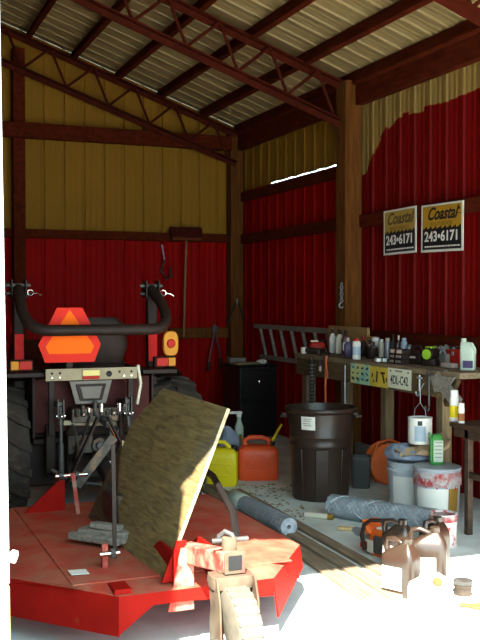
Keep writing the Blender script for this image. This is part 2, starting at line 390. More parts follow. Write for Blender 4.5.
def truss(y, x1, label):
    t = tag(bpy.data.objects.new('roof_truss', None), label, 'truss', None, 'structure'); COL.objects.link(t); t.location = (x1, y, 3.4)
    top = lambda x: roof_z(x) - .135 - 3.4
    xa = -.1
    for nm, dz in (('top_chord', 0), ('bottom_chord', -.345)):
        p = (0, 0, top(x1) + dz); q = (xa - x1, 0, top(xa) + dz)
        MB().bar(p, q, .075, .014, 'primer_steel').bar(Vector(p) + Vector((0, .03, -.03)), Vector(q) + Vector((0, .03, -.03)), .014, .06, 'primer_steel').build(nm, t)
    pitch = .47; k = 0; x = x1 - .12
    w = MB()
    while x - pitch > xa:
        a = Vector((x - x1, .0, top(x) - .345)); m_ = Vector((x - pitch * .36 - x1, 0, top(x - pitch * .36))); c = Vector((x - pitch - x1, 0, top(x - pitch) - .345))
        w.tube([a, m_], .015, 'primer_steel', 8); w.tube([m_, c], .015, 'primer_steel', 8); x -= pitch
    w.build('web_bars', t)
    return t
truss(10.40, 4.16, 'thin red steel truss sloping down across the back wall')
truss(7.72, 4.16, 'steel truss meeting the brown post of the right wall')
truss(5.0, 4.16, 'steel truss cut off by the top right corner of the view')
for x, lb in ((4.22, 'lowest roof purlin along the eave beam'), (3.78, 'second roof purlin up from the eave'), (3.27, 'third roof purlin up from the eave'),
              (2.78, 'fourth roof purlin up from the eave'), (2.28, 'fifth roof purlin up from the eave'), (1.79, 'sixth roof purlin up from the eave'), (1.29, 'seventh roof purlin up from the eave, cut by the frame')):
    z = roof_z(x)
    b = MB().box((0, 0, 0), (.05, YB - YF - .2, .125), 'dark_timber', rot=(0, math.atan(SLOPE), 0)).build('roof_purlin', kind='structure', bevel=.004)
    b.location = (x - .02, (YB + YF) / 2, z - .072); tag(b, lb, 'purlin')

# ------------------------------------------------------------------ light
sl = bpy.data.lights.new('sun', 'SUN'); so = bpy.data.objects.new('sun', sl); COL.objects.link(so)
AZ = R(29.6); EL = math.atan(1.245 * math.cos(AZ))
sdir = Vector((math.sin(AZ) * math.cos(EL), math.cos(AZ) * math.cos(EL), -math.sin(EL)))
so.rotation_euler = sdir.to_track_quat('-Z', 'Y').to_euler(); sl.energy = 34.0; sl.angle = R(.6); sl.color = (1, .93, .82)
w = bpy.data.worlds.new('sky'); SC.world = w; w.use_nodes = True
bg = w.node_tree.nodes['Background']; bg.inputs['Color'].default_value = (.66, .92, 1, 1); bg.inputs['Strength'].default_value = 6.0
pl = bpy.data.lights.new('door_portal', 'AREA'); po = bpy.data.objects.new('door_portal', pl); COL.objects.link(po)
pl.shape = 'RECTANGLE'; pl.size = RX - JX; pl.size_y = HEAD; pl.cycles.is_portal = True
po.location = ((RX + JX) / 2, YF - .02, HEAD / 2); po.rotation_euler = (R(90), 0, 0)
SC.view_settings.view_transform = 'Standard'; SC.view_settings.look = 'None'; SC.view_settings.gamma = 1; SC.view_settings.use_curve_mapping = False
SC.view_settings.exposure = 0.0
SC.cycles.max_bounces = 8; SC.cycles.diffuse_bounces = 6; SC.cycles.use_denoising = True; SC.cycles.sample_clamp_indirect = 6
# ------------------------------------------------------------------ tractor (rear view, parked along the barn)
TX, TY = 1.47, 6.5
def make_tractor():
    t = thing('tractor', 'compact tractor with black folded roll bar and orange slow vehicle emblem', 'tractor', (TX, TY, 0))
    # world helper -> tractor frame
    L_ = lambda v: Vector(v) - Vector((TX, TY, 0))
    # chassis: rear axle casing, gearbox, frame rails, hood
    b = MB()
    b.loft([(-.32, .20, .19), (-.1, .22, .21), (.35, .19, .2), (.9, .17, .18)], 'tractor_dark', X=Matrix.Translation((0, 0, .5)) @ Matrix.Rotation(R(-90), 4, 'X'))
    b.cyl((-.62, 0, .47), (.62, 0, .47), .085, 'tractor_dark').cyl((-.4, 0, .47), (-.25, 0, .47), .13, 'tractor_dark').cyl((.25, 0, .47), (.4, 0, .47), .13, 'tractor_dark')
    b.box((0, -.33, .46), (.3, .05, .28), 'tractor_dark').cyl((0, -.36, .47), (0, -.47, .47), .022, 'iron')
    b.box((0, 1.3, .48), (.3, .95, .22), 'tractor_dark'); b.cyl((-.5, 1.62, .34), (.5, 1.62, .34), .05, 'tractor_dark')
    b.box((0, .02, .50), (.84, .34, .50), 'tractor_dark').box((0, .75, .42), (.46, 1.1, .36), 'tractor_dark')  # wide dark boxes added to stand in for the shade under the tractor
    b.build('chassis', t, bevel=.012)
    MB().loft([(.50, .27, .02), (.52, .30, .03), (1.42, .27, .2)], 'tractor_red', X=Matrix.Translation((0, .25, .95)) @ Matrix.Rotation(R(-90), 4, 'X')).loft([(0, .3, .5), (.36, .29, .5), (.44, .22, .42)], 'tractor_red', X=Matrix.Translation((0, 1.22, .6))).build('hood', t)
    # floor pan and dark red rear panel between the fenders
    MB().box((-.01, -.27, .80), (.78, .04, .36), 'tractor_red').box((0, .25, .56), (.8, 1.0, .04), 'tractor_dark').build('rear_panel', t, bevel=.01)
    # seat
    s = MB().loft([(0, .23, .21), (.05, .25, .23), (.09, .22, .2)], 'tractor_dark', X=Matrix.Translation((.03, .08, 1.0))).build('seat', t)
    MB().loft([(0, .20, .05), (.12, .235, .06, 0, -.03), (.27, .2, .05, 0, -.06), (.31, .14, .03, 0, -.06)], 'tractor_dark', X=Matrix.Translation((.02, -.14, 1.06))).build('backrest', s)
    # steering wheel
    b = MB(); b.tube(arc((0, 0, 0), .19, 0, 360, 28, 'xy')[:-1], .013, 'tractor_dark', 8, closed=True)
    for a in (90, 210, 330): b.bar((0, 0, -.02), (.19 * math.cos(R(a)), .19 * math.sin(R(a)), 0), .02, .012, 'tractor_dark')
    b.cyl((0, 0, -.02), (0, .05, -.35), .02, 'tractor_dark')
    sw = b.build('steering_wheel', t, loc=(0, .56, 1.16)); sw.rotation_euler = (R(28), 0, 0)
    # rear wheels
    def wheel(name, x, y, rad, w, side):
        prof = []
        hw = w / 2
        pr = [(rad * .56, -hw * .75), (rad * .62, -hw * .92), (rad * .80, -hw), (rad * .93, -hw * .95), (rad * .955, -hw * .8), (rad * .96, 0), (rad * .955, hw * .8), (rad * .93, hw * .95), (rad * .80, hw), (rad * .62, hw * .92), (rad * .56, hw * .75), (rad * .56, -hw * .75)]
        X = Matrix.Rotation(R(90), 4, 'Y')
        b = MB().lathe(pr, 'rubber', 48, X)
        n = 18
        for k in range(n):
            for sd in (-1, 1):
                a0 = 2 * math.pi * (k + (.5 if sd > 0 else 0)) / n
                vs = []
                for (xx, da) in ((.06, 0), (.55, -.13), (1.0, -.2)):
                    for (wd) in (-.055, .055):
                        for rr in (.93, 1.0 if xx < .9 else .97):
                            a = a0 + da + wd * (1 if xx > .5 else .8)
                            vs.append((sd * xx * hw, rad * rr * math.sin(a), rad * rr * math.cos(a)))
                fs = []
                for q in (0, 4):
                    fs += [(q, q + 1, q + 5, q + 4), (q + 3, q + 2, q + 6, q + 7), (q + 1, q + 3, q + 7, q + 5), (q, q + 4, q + 6, q + 2)]
                fs += [(0, 2, 3, 1), (8, 9, 11, 10)]
                b.add(vs, fs, 'rubber')
        ty = b.build(name, t, loc=(x, y, rad))
        rb = MB().lathe([(rad * .18, -.02), (rad * .5, -.03), (rad * .585, -hw * .7), (rad * .6, -hw * .75), (rad * .6, hw * .75), (rad * .585, hw * .7), (rad * .5, .03), (rad * .18, .02)], 'cream', 32, X)
        rb.cyl((-.05, 0, 0), (.05, 0, 0), rad * .2, 'tractor_dark')
        for k in range(6):
            a = k * math.pi / 3; rb.cyl((-.045, rad * .3 * math.cos(a), rad * .3 * math.sin(a)), (.045, rad * .3 * math.cos(a), rad * .3 * math.sin(a)), .012, 'iron', 6)
        rb.build('rim', ty)
    wheel('rear_wheel', -.60, .06, .47, .34, -1); wheel('rear_wheel', .60, .06, .47, .34, 1)
    wheel('front_wheel', -.50, 1.62, .30, .2, -1); wheel('front_wheel', .50, 1.62, .30, .2, 1)
    # fenders curved over the wheels, with a flat lamp shelf
    for sd in (-1, 1):
        b = MB(); pts = arc((0, .06, .47), .52, 30, 112, 8, 'yz')
        outer = []
        for p in pts: outer.append((p[1 - 1 + 1], p[2]))
        vs = []; fs = []
        for (y, z) in outer:
            for x in (sd * .40, sd * .66): vs.append((x, y, z)); vs.append((x, y, z + .02))
        for k in range(len(outer) - 1):
            a = 4 * k; c = a + 4
            fs += [(a, a + 2, c + 2, c), (a + 1, c + 1, c + 3, a + 3), (a, c, c + 1, a + 1), (a + 2, a + 3, c + 3, c + 2)]
        b.add(vs, fs, 'tractor_dark').box((sd * .40, .06, .80), (.02, .7, .42), 'tractor_dark')
        sx = .47 if sd < 0 else .42; b.box((sd * sx, -.27, 1.01), (.24, .26, .03), 'tractor_dark')
        b.build('fender', t, bevel=.005)
        # lamp cluster on the fender shelf
        lb = MB().box((sd * (sx + .03), -.395, 1.075), (.15, .06, .07), 'tractor_dark').build('tail_lamp', t, bevel=.008)
        MB().box((sd * (sx + .03) + sd * .042, -.428, 1.075), (.05, .02, .055), 'amber').build('amber_lens', lb, bevel=.004)['label'] = 'amber lens'
        MB().box((sd * (sx + .03) - sd * .025, -.428, 1.075), (.08, .02, .055), 'lens_red').build('red_lens', lb, bevel=.004)['label'] = 'red lens'
    # round amber and red signal on the right
    tl = MB().tube([(.46, -.33, 1.03), (.48, -.36, 1.13)], .012, 'tractor_dark').build('signal_lamp', t)
    MB().loft([(0, .045, .075), (.02, .055, .085), (.035, .05, .08)], 'amber', pw=3, X=Matrix.Translation((.495, -.37, 1.195)) @ Matrix.Rotation(R(90), 4, 'X')).build('amber_housing', tl)['label'] = 'amber housing'
    MB().lathe([(.0, .05), (.026, .045), (.034, .03)], 'lens_red', 20, Matrix.Translation((.495, -.37, 1.195)) @ Matrix.Rotation(R(90), 4, 'X')).build('round_lens', tl)['label'] = 'round red lens'
    # roll bar: posts, pivots, hoop folded back
    PX = .46
    for sd in (-1, 1):
        p = MB().span((sd * PX - .035, -.09, .55), (sd * PX + .035, -.03, 1.52), 'tractor_dark').build('roll_bar_post', t, bevel=.008)
        MB().span((sd * PX - .03, -.099, 1.06), (sd * PX + .03, -.0895, 1.26), 'reflector_red').build('reflector', p)['label'] = 'red reflective stripe'
        pv = MB().span((sd * PX - .05, -.11, 1.50), (sd * PX - .042, 0, 1.62), 'tractor_dark').span((sd * PX + .042, -.11, 1.50), (sd * PX + .05, 0, 1.62), 'tractor_dark')
        pv.cyl((sd * PX - .08, -.06, 1.585), (sd * PX + .08, -.06, 1.585), .013, 'iron').cyl((sd * PX - .08, -.06, 1.53), (sd * PX + .08, -.06, 1.53), .011, 'iron')
        pv.build('hinge', p)
        MB().tube(arc((sd * PX + .07, -.12, 1.535), .02, 0, 360, 12)[:-1], .004, 'chrome', 6, closed=True).tube([(sd * PX + .085, -.12, 1.535), (sd * PX + .12, -.12, 1.53), (sd * PX + .15, -.11, 1.515)], .004, 'chrome', 6).build('locking_pin', p)['label'] = 'chrome hairpin'
    hp = []
    q0 = Vector((-PX, -.06, 1.56)); q1 = Vector((-PX - .03, -.44, 1.37)); q2 = Vector((PX + .03, -.44, 1.37)); q3 = Vector((PX, -.06, 1.56))
    b = MB(); path = [q0, q0.lerp(q1, .4)]
    def bez(a, c, d, n=6): return [a * (1 - k / n) ** 2 + c * 2 * (k / n) * (1 - k / n) + d * (k / n) ** 2 for k in range(n + 1)]
    low = Vector((0, -.05, -.075))
    path += bez(q0.lerp(q1, .5), q1 + low, q1.lerp(q2, .16) + low); path += bez(q2.lerp(q1, .16) + low, q2 + low, q3.lerp(q2, .5)); path += [q3.lerp(q2, .4), q3]
    b.tube(path, .036, 'tractor_dark', 12).build('roll_bar_hoop', t)
    # slow vehicle emblem
    zc, xc = 1.262, -.185
    tri = lambda a, h0, h1, y: None
    ew, eh = .405, .352; zb, zt = zc - eh / 2, zc + eh / 2; tw = .082; cw = .17
    outl = [(-tw, zt), (tw, zt), (ew / 2, zb + .115), (cw - .01, zb), (-cw + .01, zb), (-ew / 2, zb + .115)]
    em = MB().prism([(xc + x, -.395, z) for x, z in outl], (0, .006, 0), 'smv_red').build('slow_vehicle_emblem', t)
    inn = [(0, zt - .012), (ew / 2 - .045, zb + .10), (cw - .035, zb + .055), (-cw + .035, zb + .055), (-ew / 2 + .045, zb + .10)]
    MB().prism([(xc + x, -.3965, z) for x, z in inn], (0, .0012, 0), 'smv_orange').build('orange_centre', em)['label'] = 'fluorescent orange centre'
    MB().span((xc - .02, -.38, 1.0), (xc + .02, -.37, 1.3), 'tractor_dark').build('emblem_bracket', t)
    # beige hitch plate with holes, small yellow light bar
    hp = MB().span((-.35, -.44, .972), (.25, -.425, 1.048), 'beige_steel')
    for x in (-.31, -.26, -.07, .06, .13, .21): hp.cyl((x, -.4435, 1.02), (x, -.4405, 1.02), .008, 'ink_black', 10)
    for x in (-.31, -.26, .16, .21): hp.cyl((x, -.445, .993), (x, -.4405, .993), .007, 'chrome', 8)
    hp.cyl((.06, -.4435, 1.008), (.06, -.4405, 1.008), .02, 'ink_black', 14)
    hp = hp.build('hitch_plate', t, bevel=.003); hp['label'] = 'beige steel plate with bolt holes'
    MB().span((-.115, -.455, 1.0), (-.005, -.4405, 1.035), 'label_yellow').span((-.115, -.452, .978), (-.005, -.4405, .998), 'lens_red').build('decal', hp)['label'] = 'pale yellow decal over a red strip'
    MB().bar((.255, -.43, 1.06), (.275, -.43, .93), .03, .02, 'cream').bar((.275, -.43, .93), (.25, -.43, .80), .022, .018, 'cream').build('side_bracket', t, bevel=.004)['label'] = 'cream steel side bracket'
    for x in (-.33, .19): MB().span((x, -.43, .62), (x + .04, -.40, .98), 'tractor_dark').build('hitch_upright', t, bevel=.005)
    # trapezoid shield under the plate
    b = MB()
    for (s0, y, m) in ((1, -.42, 'grey_card'), (.72, -.428, 'tractor_dark'), (.52, -.434, 'grey_card')):
        b.prism([(-.055 + x * s0, y, .89 + z * s0) for x, z in ((-.14, .075), (.14, .075), (.10, -.075), (-.10, -.075))], (0, .008, 0), m)
    b.build('shaft_shield', t, bevel=.003)
    # lift linkage, valve blocks, hoses
    for sd in (-1, 1):
        xl = sd * .22 - .05
        MB().bar((xl, -.15, .80), (xl, -.50, .83), .05, .035, 'greasy_iron').build('lift_arm', t, bevel=.006)
        r_ = MB().tube([(xl, -.50, .81), (xl, -.52, .56)], .012, 'iron').tube([(xl, -.52, .58), (xl, -.535, .32)], .018, 'iron')
        r_.bar((xl - .018, -.505, .86), (xl - .018, -.51, .74), .006, .035, 'iron').bar((xl + .018, -.505, .86), (xl + .018, -.51, .74), .006, .035, 'iron')
        r_.cyl((xl - .03, -.51, .755), (xl + .03, -.51, .755), .011, 'chrome', 12); r_.sphere((xl, -.535, .755), .014, 'chrome')
        r_.build('lift_rod', t)
        MB().bar((sd * .17, -.05, .42), (sd * .33, -.78, .36), .02, .06, 'iron').cyl((sd * .33 - .03, -.78, .36), (sd * .33 + .03, -.78, .36), .035, 'iron').build('lower_link', t, bevel=.004)
    b = MB(); b.bar((.0, -.30, .74), (.02, -.62, .70), .045, .04, 'iron').tube([(.02, -.62, .70), (.02, -.8, .62)], .014, 'chrome'); b.build('top_link', t)
    rd = random.Random(3); b = MB()
    b.box((-.02, -.40, .745), (.34, .14, .09), 'greasy_iron'); b.box((-.05, -.42, .69), (.38, .05, .03), 'beige_steel', rot=(0, .06, 0))
    for k in range(9):
        x = -.16 + .04 * k; b.cyl((x, -.47, .74), (x, -.47, .80 + rd.uniform(-.02, .05)), rd.uniform(.011, .019), rd.choice(['greasy_iron', 'iron', 'rust', 'chrome']), 12)
        b.cyl((x, -.46, .76), (x, -.50, .755), .012, rd.choice(['iron', 'chrome', 'greasy_iron']), 8)
    b.build('valve_block', t, bevel=.005)
    b = MB()
    for k in range(7):
        x0 = rd.uniform(-.2, .18); x1 = x0 + rd.uniform(-.14, .14)
        b.tube(bez(Vector((x0, -.45, rd.uniform(.68, .76))), Vector(((x0 + x1) / 2, -.58 - rd.uniform(0, .06), .60)), Vector((x1, -.40, rd.uniform(.38, .55))), 10), rd.uniform(.008, .013), rd.choice(['tractor_dark', 'greasy_iron', 'iron']), 8)
    b.build('hydraulic_hoses', t)
    b = MB()
    b.box((-.13, -.42, .56), (.16, .06, .12), 'greasy_iron'); b.cyl((-.01, -.40, .55), (-.01, -.47, .55), .05, 'greasy_iron', 18); b.cyl((-.01, -.47, .55), (-.01, -.49, .55), .025, 'iron', 14)
    b.cyl((.06, -.44, .42), (.06, -.48, .42), .028, 'chrome', 14); b.cyl((-.02, -.45, .47), (-.02, -.48, .47), .012, 'amber', 10); b.cyl((-.02, -.45, .41), (-.02, -.48, .41), .012, 'amber', 10)
    b.box((-.3, -.30, .52), (.06, .08, .32), 'tractor_dark'); b.tube([(-.33, -.5, .42), (-.2, -.53, .34), (-.02, -.55, .31)], .013, 'iron').build('drawbar_parts', t, bevel=.004)
    return t
tractor = make_tractor()

# ------------------------------------------------------------------ rotary cutter
CX = 1.35
def make_cutter():
    O = Vector((CX, 4.6, 0))
    t = thing('rotary_cutter', 'red rotary cutter deck with tail wheel, hitched behind the tractor', 'mower', O)
    q = lambda *v: Vector(v) - O
    plan = [(.62, 5.6), (.62, 4.25), (1.0, 3.81), (1.70, 3.81), (2.05, 4.28), (2.05, 5.6)]
    inn = [(.84, 5.58), (.84, 3.97), (.90, 3.93), (1.72, 3.93), (1.86, 4.10), (1.86, 5.58)]
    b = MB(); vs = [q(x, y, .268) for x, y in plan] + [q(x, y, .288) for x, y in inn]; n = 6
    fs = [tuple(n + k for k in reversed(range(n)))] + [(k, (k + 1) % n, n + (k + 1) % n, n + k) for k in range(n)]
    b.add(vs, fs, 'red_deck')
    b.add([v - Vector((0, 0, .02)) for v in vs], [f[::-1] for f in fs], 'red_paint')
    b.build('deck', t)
    # side skirts: one plate per edge
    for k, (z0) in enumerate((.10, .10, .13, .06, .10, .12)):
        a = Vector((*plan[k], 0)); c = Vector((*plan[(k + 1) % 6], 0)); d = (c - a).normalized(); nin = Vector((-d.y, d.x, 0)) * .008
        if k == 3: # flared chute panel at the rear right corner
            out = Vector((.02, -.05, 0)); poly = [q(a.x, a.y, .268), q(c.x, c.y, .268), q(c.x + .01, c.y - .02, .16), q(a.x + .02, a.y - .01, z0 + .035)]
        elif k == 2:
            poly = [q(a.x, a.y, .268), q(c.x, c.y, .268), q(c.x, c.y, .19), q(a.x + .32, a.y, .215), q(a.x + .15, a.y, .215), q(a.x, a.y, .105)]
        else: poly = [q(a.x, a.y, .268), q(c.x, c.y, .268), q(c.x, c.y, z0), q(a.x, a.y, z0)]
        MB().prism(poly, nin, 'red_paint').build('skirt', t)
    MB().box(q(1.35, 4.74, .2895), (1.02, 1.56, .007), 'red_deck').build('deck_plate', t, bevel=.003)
    MB().span(q(.985, 3.825, .262), q(1.06, 3.94, .293), 'red_paint').build('deck_block', t, bevel=.004)
    b = MB(); b.prism([q(.86, 4.08, .2995), q(.94, 4.08, .2965), q(.94, 4.155, .2965), q(.86, 4.155, .2995)], (0, 0, .0025), 'paper'); b.build('sticker', t)['label'] = 'small white sticker'
    # gearbox and driveshaft
    g = MB().box(q(CX, 4.85, .40), (.26, .30, .2), 'greasy_iron').cyl(q(CX, 4.85, .5), q(CX, 4.85, .56), .08, 'greasy_iron').cyl(q(CX, 4.98, .42), q(CX, 5.12, .42), .05, 'iron')
    g.build('gearbox', t, bevel=.02)
    MB().tube([q(CX, 5.1, .42), q(CX + .03, 5.45, .44), q(1.45, 6.0, .47)], [.045, .045, .05], 'black_plastic', 16).build('driveshaft', t)
    # A-frame mast: brace bars, front lugs
    for a_, b_ in ((.86, 1.10), (1.84, 1.60)):
        MB().prism([q(a_, 5.38, .28), q(b_, 5.38, .28), q(b_, 5.38, .46), q(b_ + (a_ - b_) * .12, 5.38, .47)], (0, .02, 0), 'red_paint').build('hitch_lug', t)
    MB().bar(q(1.40, 5.43, .69), q(1.17, 5.40, .42), .055, .014, 'greasy_iron', up=(0, -1, .2)).build('flat_brace', t, bevel=.003)
    for sx in (-1, 1): MB().bar(q(CX + sx * .03, 5.5, .80), q(CX + sx * .27, 5.5, .30), .012, .05, 'tractor_dark', up=(0, 1, 0)).build('mast_bar', t, bevel=.003)
    MB().cyl(q(1.03, 5.30, .505), q(1.21, 5.30, .505), .012, 'chrome', 12).cyl(q(1.05, 5.30, .505), q(1.075, 5.30, .505), .022, 'iron', 8).cyl(q(1.14, 5.30, .505), q(1.16, 5.30, .505), .022, 'iron', 8).build('hitch_pin', t)
    MB().bar(q(1.125, 5.28, .52), q(1.14, 5.22, .30), .022, .012, 'red_dirty', up=(0, -1, 0)).build('pin_strap', t)
    # tie rod with pin rising beside the plywood
    a = atz(115, 553, .36); MB().cyl(q(a.x - .07, a.y, .36), q(a.x + .02, a.y, .36), .012, 'chrome', 12).cyl(q(a.x - .02, a.y, .36), q(a.x, a.y, .36), .024, 'iron', 6).build('clevis_pin', t)
    MB().span(q(a.x - .055, a.y + .01, .29), q(a.x - .03, a.y + .035, .40), 'red_dirty').build('pin_lug', t)
    MB().bar(q(a.x + .005, a.y + .02, .33), q(a.x + .005, a.y + .05, .84), .018, .008, 'tractor_dark', up=(0, 1, 0)).build('tie_rod', t)
    # rear gusset plates, caster arm, spindle, fork, wheel
    MB().prism([q(1.20, 3.86, .288), q(1.34, 3.86, .288), q(1.31, 3.86, .46), q(1.27, 3.86, .46)], (0, .012, 0), 'red_paint').build('gusset', t)
    MB().prism([q(1.22, 3.83, .17), q(1.335, 3.83, .17), q(1.335, 3.83, .435), q(1.28, 3.83, .435)], (0, .014, 0), 'red_dirty').build('gusset', t)
    MB().prism([q(1.43, 4.3, .29), q(1.43, 3.84, .29), q(1.43, 3.84, .42), q(1.43, 4.05, .42)], (.012, 0, 0), 'red_paint').build('gusset', t)
    MB().prism([q(1.26, 4.3, .29), q(1.26, 3.84, .29), q(1.26, 3.84, .42), q(1.26, 4.05, .42)], (-.012, 0, 0), 'red_paint').build('gusset', t)
    ar = MB().bar(q(1.345, 4.0, .375), q(1.345, 3.39, .485), .085, .08, 'red_dirty').build('caster_arm', t, bevel=.006)
    MB().span(q(1.303, 3.378, .443), q(1.387, 3.386, .527), 'fork_dusty').span(q(1.318, 3.375, .458), q(1.372, 3.3785, .512), 'ink_black').build('end_plate', ar)  # flat black square stands in for the shaded hollow of the beam end
    sp = MB().cyl(q(1.345, 3.44, .39), q(1.345, 3.44, .57), .03, 'fork_dusty').cyl(q(1.345, 3.44, .435), q(1.345, 3.44, .445), .05, 'fork_dusty')
    sp.build('caster_spindle', t, bevel=.003)
    MB().tube([q(1.31, 3.47, .54), q(1.315, 3.47, .57), q(1.335, 3.46, .588), q(1.355, 3.44, .578), q(1.365, 3.43, .55)], .011, 'iron', 8).cyl(q(1.28, 3.46, .555), q(1.42, 3.43, .56), .010, 'iron', 10).build('spindle_pin', t)
    CW = Matrix.Translation(q(1.335, 3.34, .2)) @ Matrix.Rotation(R(-3), 4, 'Z')
    fk = MB()
    fk.loft([(-.03, .083, .055), (.0, .088, .06), (.022, .083, .055)], 'fork_dusty', pw=4, X=CW @ Matrix.Translation((0, .07, .215)))
    for sx in (-1, 1):
        x = sx * .076
        pts = [(x, .13, .235), (x, .01, .235), (x, -.03, .15), (x, -.045, -.03), (x, .03, -.03), (x, .09, .1)]
        fk.prism([CW @ Vector(p) for p in pts], CW.to_3x3() @ Vector((.008, 0, 0)), 'fork_dusty')
    fk.cyl(CW @ Vector((-.11, 0, 0)), CW @ Vector((.11, 0, 0)), .014, 'iron')
    fk.build('wheel_fork', t, bevel=.004)
    wb = MB(); Xw = CW @ Matrix.Rotation(R(90), 4, 'Y')
    wb.lathe([(.07, -.05), (.12, -.058), (.17, -.056), (.193, -.047), (.2, -.03), (.2, .03), (.193, .047), (.17, .056), (.12, .058), (.07, .05), (.07, -.05)], 'dusty_rubber', 40, Xw)
    for k in range(30):
        a = 2 * math.pi * k / 30; wb.box((0, .197 * math.cos(a), .197 * math.sin(a)), (.088, .020, .010), 'dusty_rubber', rot=(a - math.pi / 2, 0, 0), X=CW)
    tw = wb.build('tail_wheel', t)
    MB().lathe([(.02, -.052), (.055, -.045), (.074, -.05), (.074, .05), (.055, .045), (.02, .052)], 'paint_drip', 24, Xw).build('wheel_hub', tw)
    a = atz(190, 508, .62); MB().tube([q(1.60, 4.55, .66), q(1.56, 4.2, .66), q(1.47, 3.72, .60), q(1.40, 3.50, .545)], .016, 'black_metal', 10).build('stay_strap', t)
    return t
cutter = make_cutter()

# plywood sheets propped on the deck: leaning plane rises to the right
PO = Vector((1.235, 3.987, .32)); LEAN = .4233
PN = Vector((-1, -.07, LEAN)).normalized()
def ply(px, dist, th, name, label, m):
    o0 = PO - PN * dist; poly = [atplane(x, y, o0, PN) for x, y in px]
    c = Vector((sum(p.x for p in poly), sum(p.y for p in poly), 0)) / len(poly); c.z = min(p.z for p in poly)
    b = MB().prism([p - c for p in poly], -PN * th, m, 'plywood_edge').build(name, loc=c, bevel=.0015)
    return tag(b, label, 'plywood')
ply([(163, 388), (227, 408), (163, 579), (119, 549), (118, 477), (121, 450), (131, 424)], 0, .018, 'plywood_sheet', 'large weathered plywood sheet propped on the red cutter deck', 'plywood')
ply([(122, 440), (122, 546), (100, 538), (86, 522)], .035, .015, 'plywood_offcut', 'small dark plywood offcut tucked behind the big leaning sheet', 'plywood_dark')
# weathered wood lying on the deck
p = atz(95, 540, .32)
b = MB().box((0, 0, .03), (.09, .27, .055), 'grey_wood', rot=(0, 0, .75)).box((-.055, -.02, .02), (.05, .30, .035), 'grey_wood', rot=(.0, 0, .7)).box((.01, .0, .07), (.07, .16, .03), 'grey_wood', rot=(.05, .1, .85))
tag(b.build('wood_chunk', loc=(p.x + .05, p.y, .312), bevel=.008), 'splintered grey block of wood lying on the cutter deck', 'wood')
# ------------------------------------------------------------------ floor items
# trash can
p = atz(323, 503, 0)
t = thing('trash_can', 'tall black plastic trash can standing open on the concrete floor', 'trash can', (p.x + FWD0.x * .22, p.y + FWD0.y * .22, 0), R(-24)); t.scale = (.94, .94, .98)
b = MB().lathe([(.215, 0), (.225, .01), (.245, .40), (.248, .405), (.253, .42), (.248, .435), (.25, .47), (.256, .485), (.25, .50), (.262, .66), (.285, .668), (.292, .68), (.285, .70), (.27, .70), (.262, .66), (.252, .60), (.235, .40), (.21, .02), (.0, .02)], 'can_plastic', 48)
for a in (-140, -90, -40):
    b.box((.232 * math.cos(R(a)), .232 * math.sin(R(a)), .2), (.022, .10, .39), 'can_plastic', rot=(0, .055, R(a)))
b.build('body', t, bevel=.004)
for a in (0, 180): MB().tube([(.27 * math.cos(R(a)), -.07, .63), (.315 * math.cos(R(a)), -.06, .63), (.315 * math.cos(R(a)), .06, .63), (.27 * math.cos(R(a)), .07, .63)], .012, 'can_plastic', 8).build('handle', t)
lx = Matrix.Rotation(R(-112), 4, 'Z')
b = MB(); vs = []
for k in range(9):
    a = R(-128 + 26 * k / 8)
    for z in (.545, .645): r = .2515 + (z - .5) * .075 + .002; vs.append((r * math.cos(a), r * math.sin(a), z))
b.add(vs, [(2 * k, 2 * k + 2, 2 * k + 3, 2 * k + 1) for k in range(8)], 'paper')
l_ = b.build('label_sticker', t); l_['label'] = 'torn white paper label'
b = MB()
for z in (.575, .59, .61, .625):
    vs = []
    for k in range(6):
        a = R(-124 + 14 * k / 5 + (z * 300 % 3))
        for dz in (0, .005): r = .2515 + (z - .5) * .075 + .0032; vs.append((r * math.cos(a), r * math.sin(a), z + dz))
    b.add(vs, [(2 * k, 2 * k + 2, 2 * k + 3, 2 * k + 1) for k in range(5)], 'grey_card')
b.build('printing', l_)

# fuel cans
def fuel_can(name, label, loc, rz, w, d, h, m):
    t = thing(name, label, 'fuel can', loc, rz)
    b = MB().loft([(0, w * .46, d * .46), (.012, w * .5, d * .5), (h * .62, w * .5, d * .5), (h * .72, w * .49, d * .48), (h * .80, w * .40, d * .40), (h * .83, w * .30, d * .3)], m, 36, 7)
    for z in (.25, .5): b.box((0, -d * .5, h * z), (w * .62, .012, .012), m)
    for sx in (-1, 1):
        b.box((sx * w * .22, -d * .5, h * .37), (w * .25, .012, .012), m, rot=(0, sx * .9, 0))
    b.build('body', t, bevel=.004)
    return t
p = atz(258, 481, 0); D = FWD0
pr = Vector((p.x, p.y, 0)) + Vector((D.x, D.y, 0)) * .10
t = fuel_can('fuel_can', 'red plastic fuel can with a yellow spout beside the trash can', pr, R(-20), .335, .20, .34, 'red_plastic')
MB().tube([(-.10, 0, .265), (-.11, 0, .32), (-.07, 0, .345), (.04, 0, .345), (.09, 0, .325), (.10, 0, .27)], .02, 'red_plastic', 12).build('handle', t)
s = MB().cyl((.105, 0, .26), (.125, 0, .315), .026, 'black_plastic', 18).build('spout_collar', t)
MB().tube([(.12, 0, .305), (.15, 0, .37), (.20, -.0, .455)], [.015, .012, .010], 'yellow_plastic', 12).build('spout', t)['label'] = 'yellow spout'
p = atz(222, 487, 0); py_ = Vector((p.x, p.y, 0)) + Vector((D.x, D.y, 0)) * .10
t = fuel_can('fuel_can', 'yellow plastic fuel can behind the leaning plywood sheet', py_, R(-26), .25, .20, .36, 'yellow_plastic')
MB().tube([(-.09, 0, .26), (-.10, 0, .325), (-.06, 0, .35), (.02, 0, .34), (.06, 0, .30), (.07, 0, .26)], .018, 'yellow_plastic', 12).build('handle', t)
MB().cyl((.09, 0, .27), (.10, 0, .315), .028, 'black_plastic', 18).build('cap', t)['label'] = 'black cap'
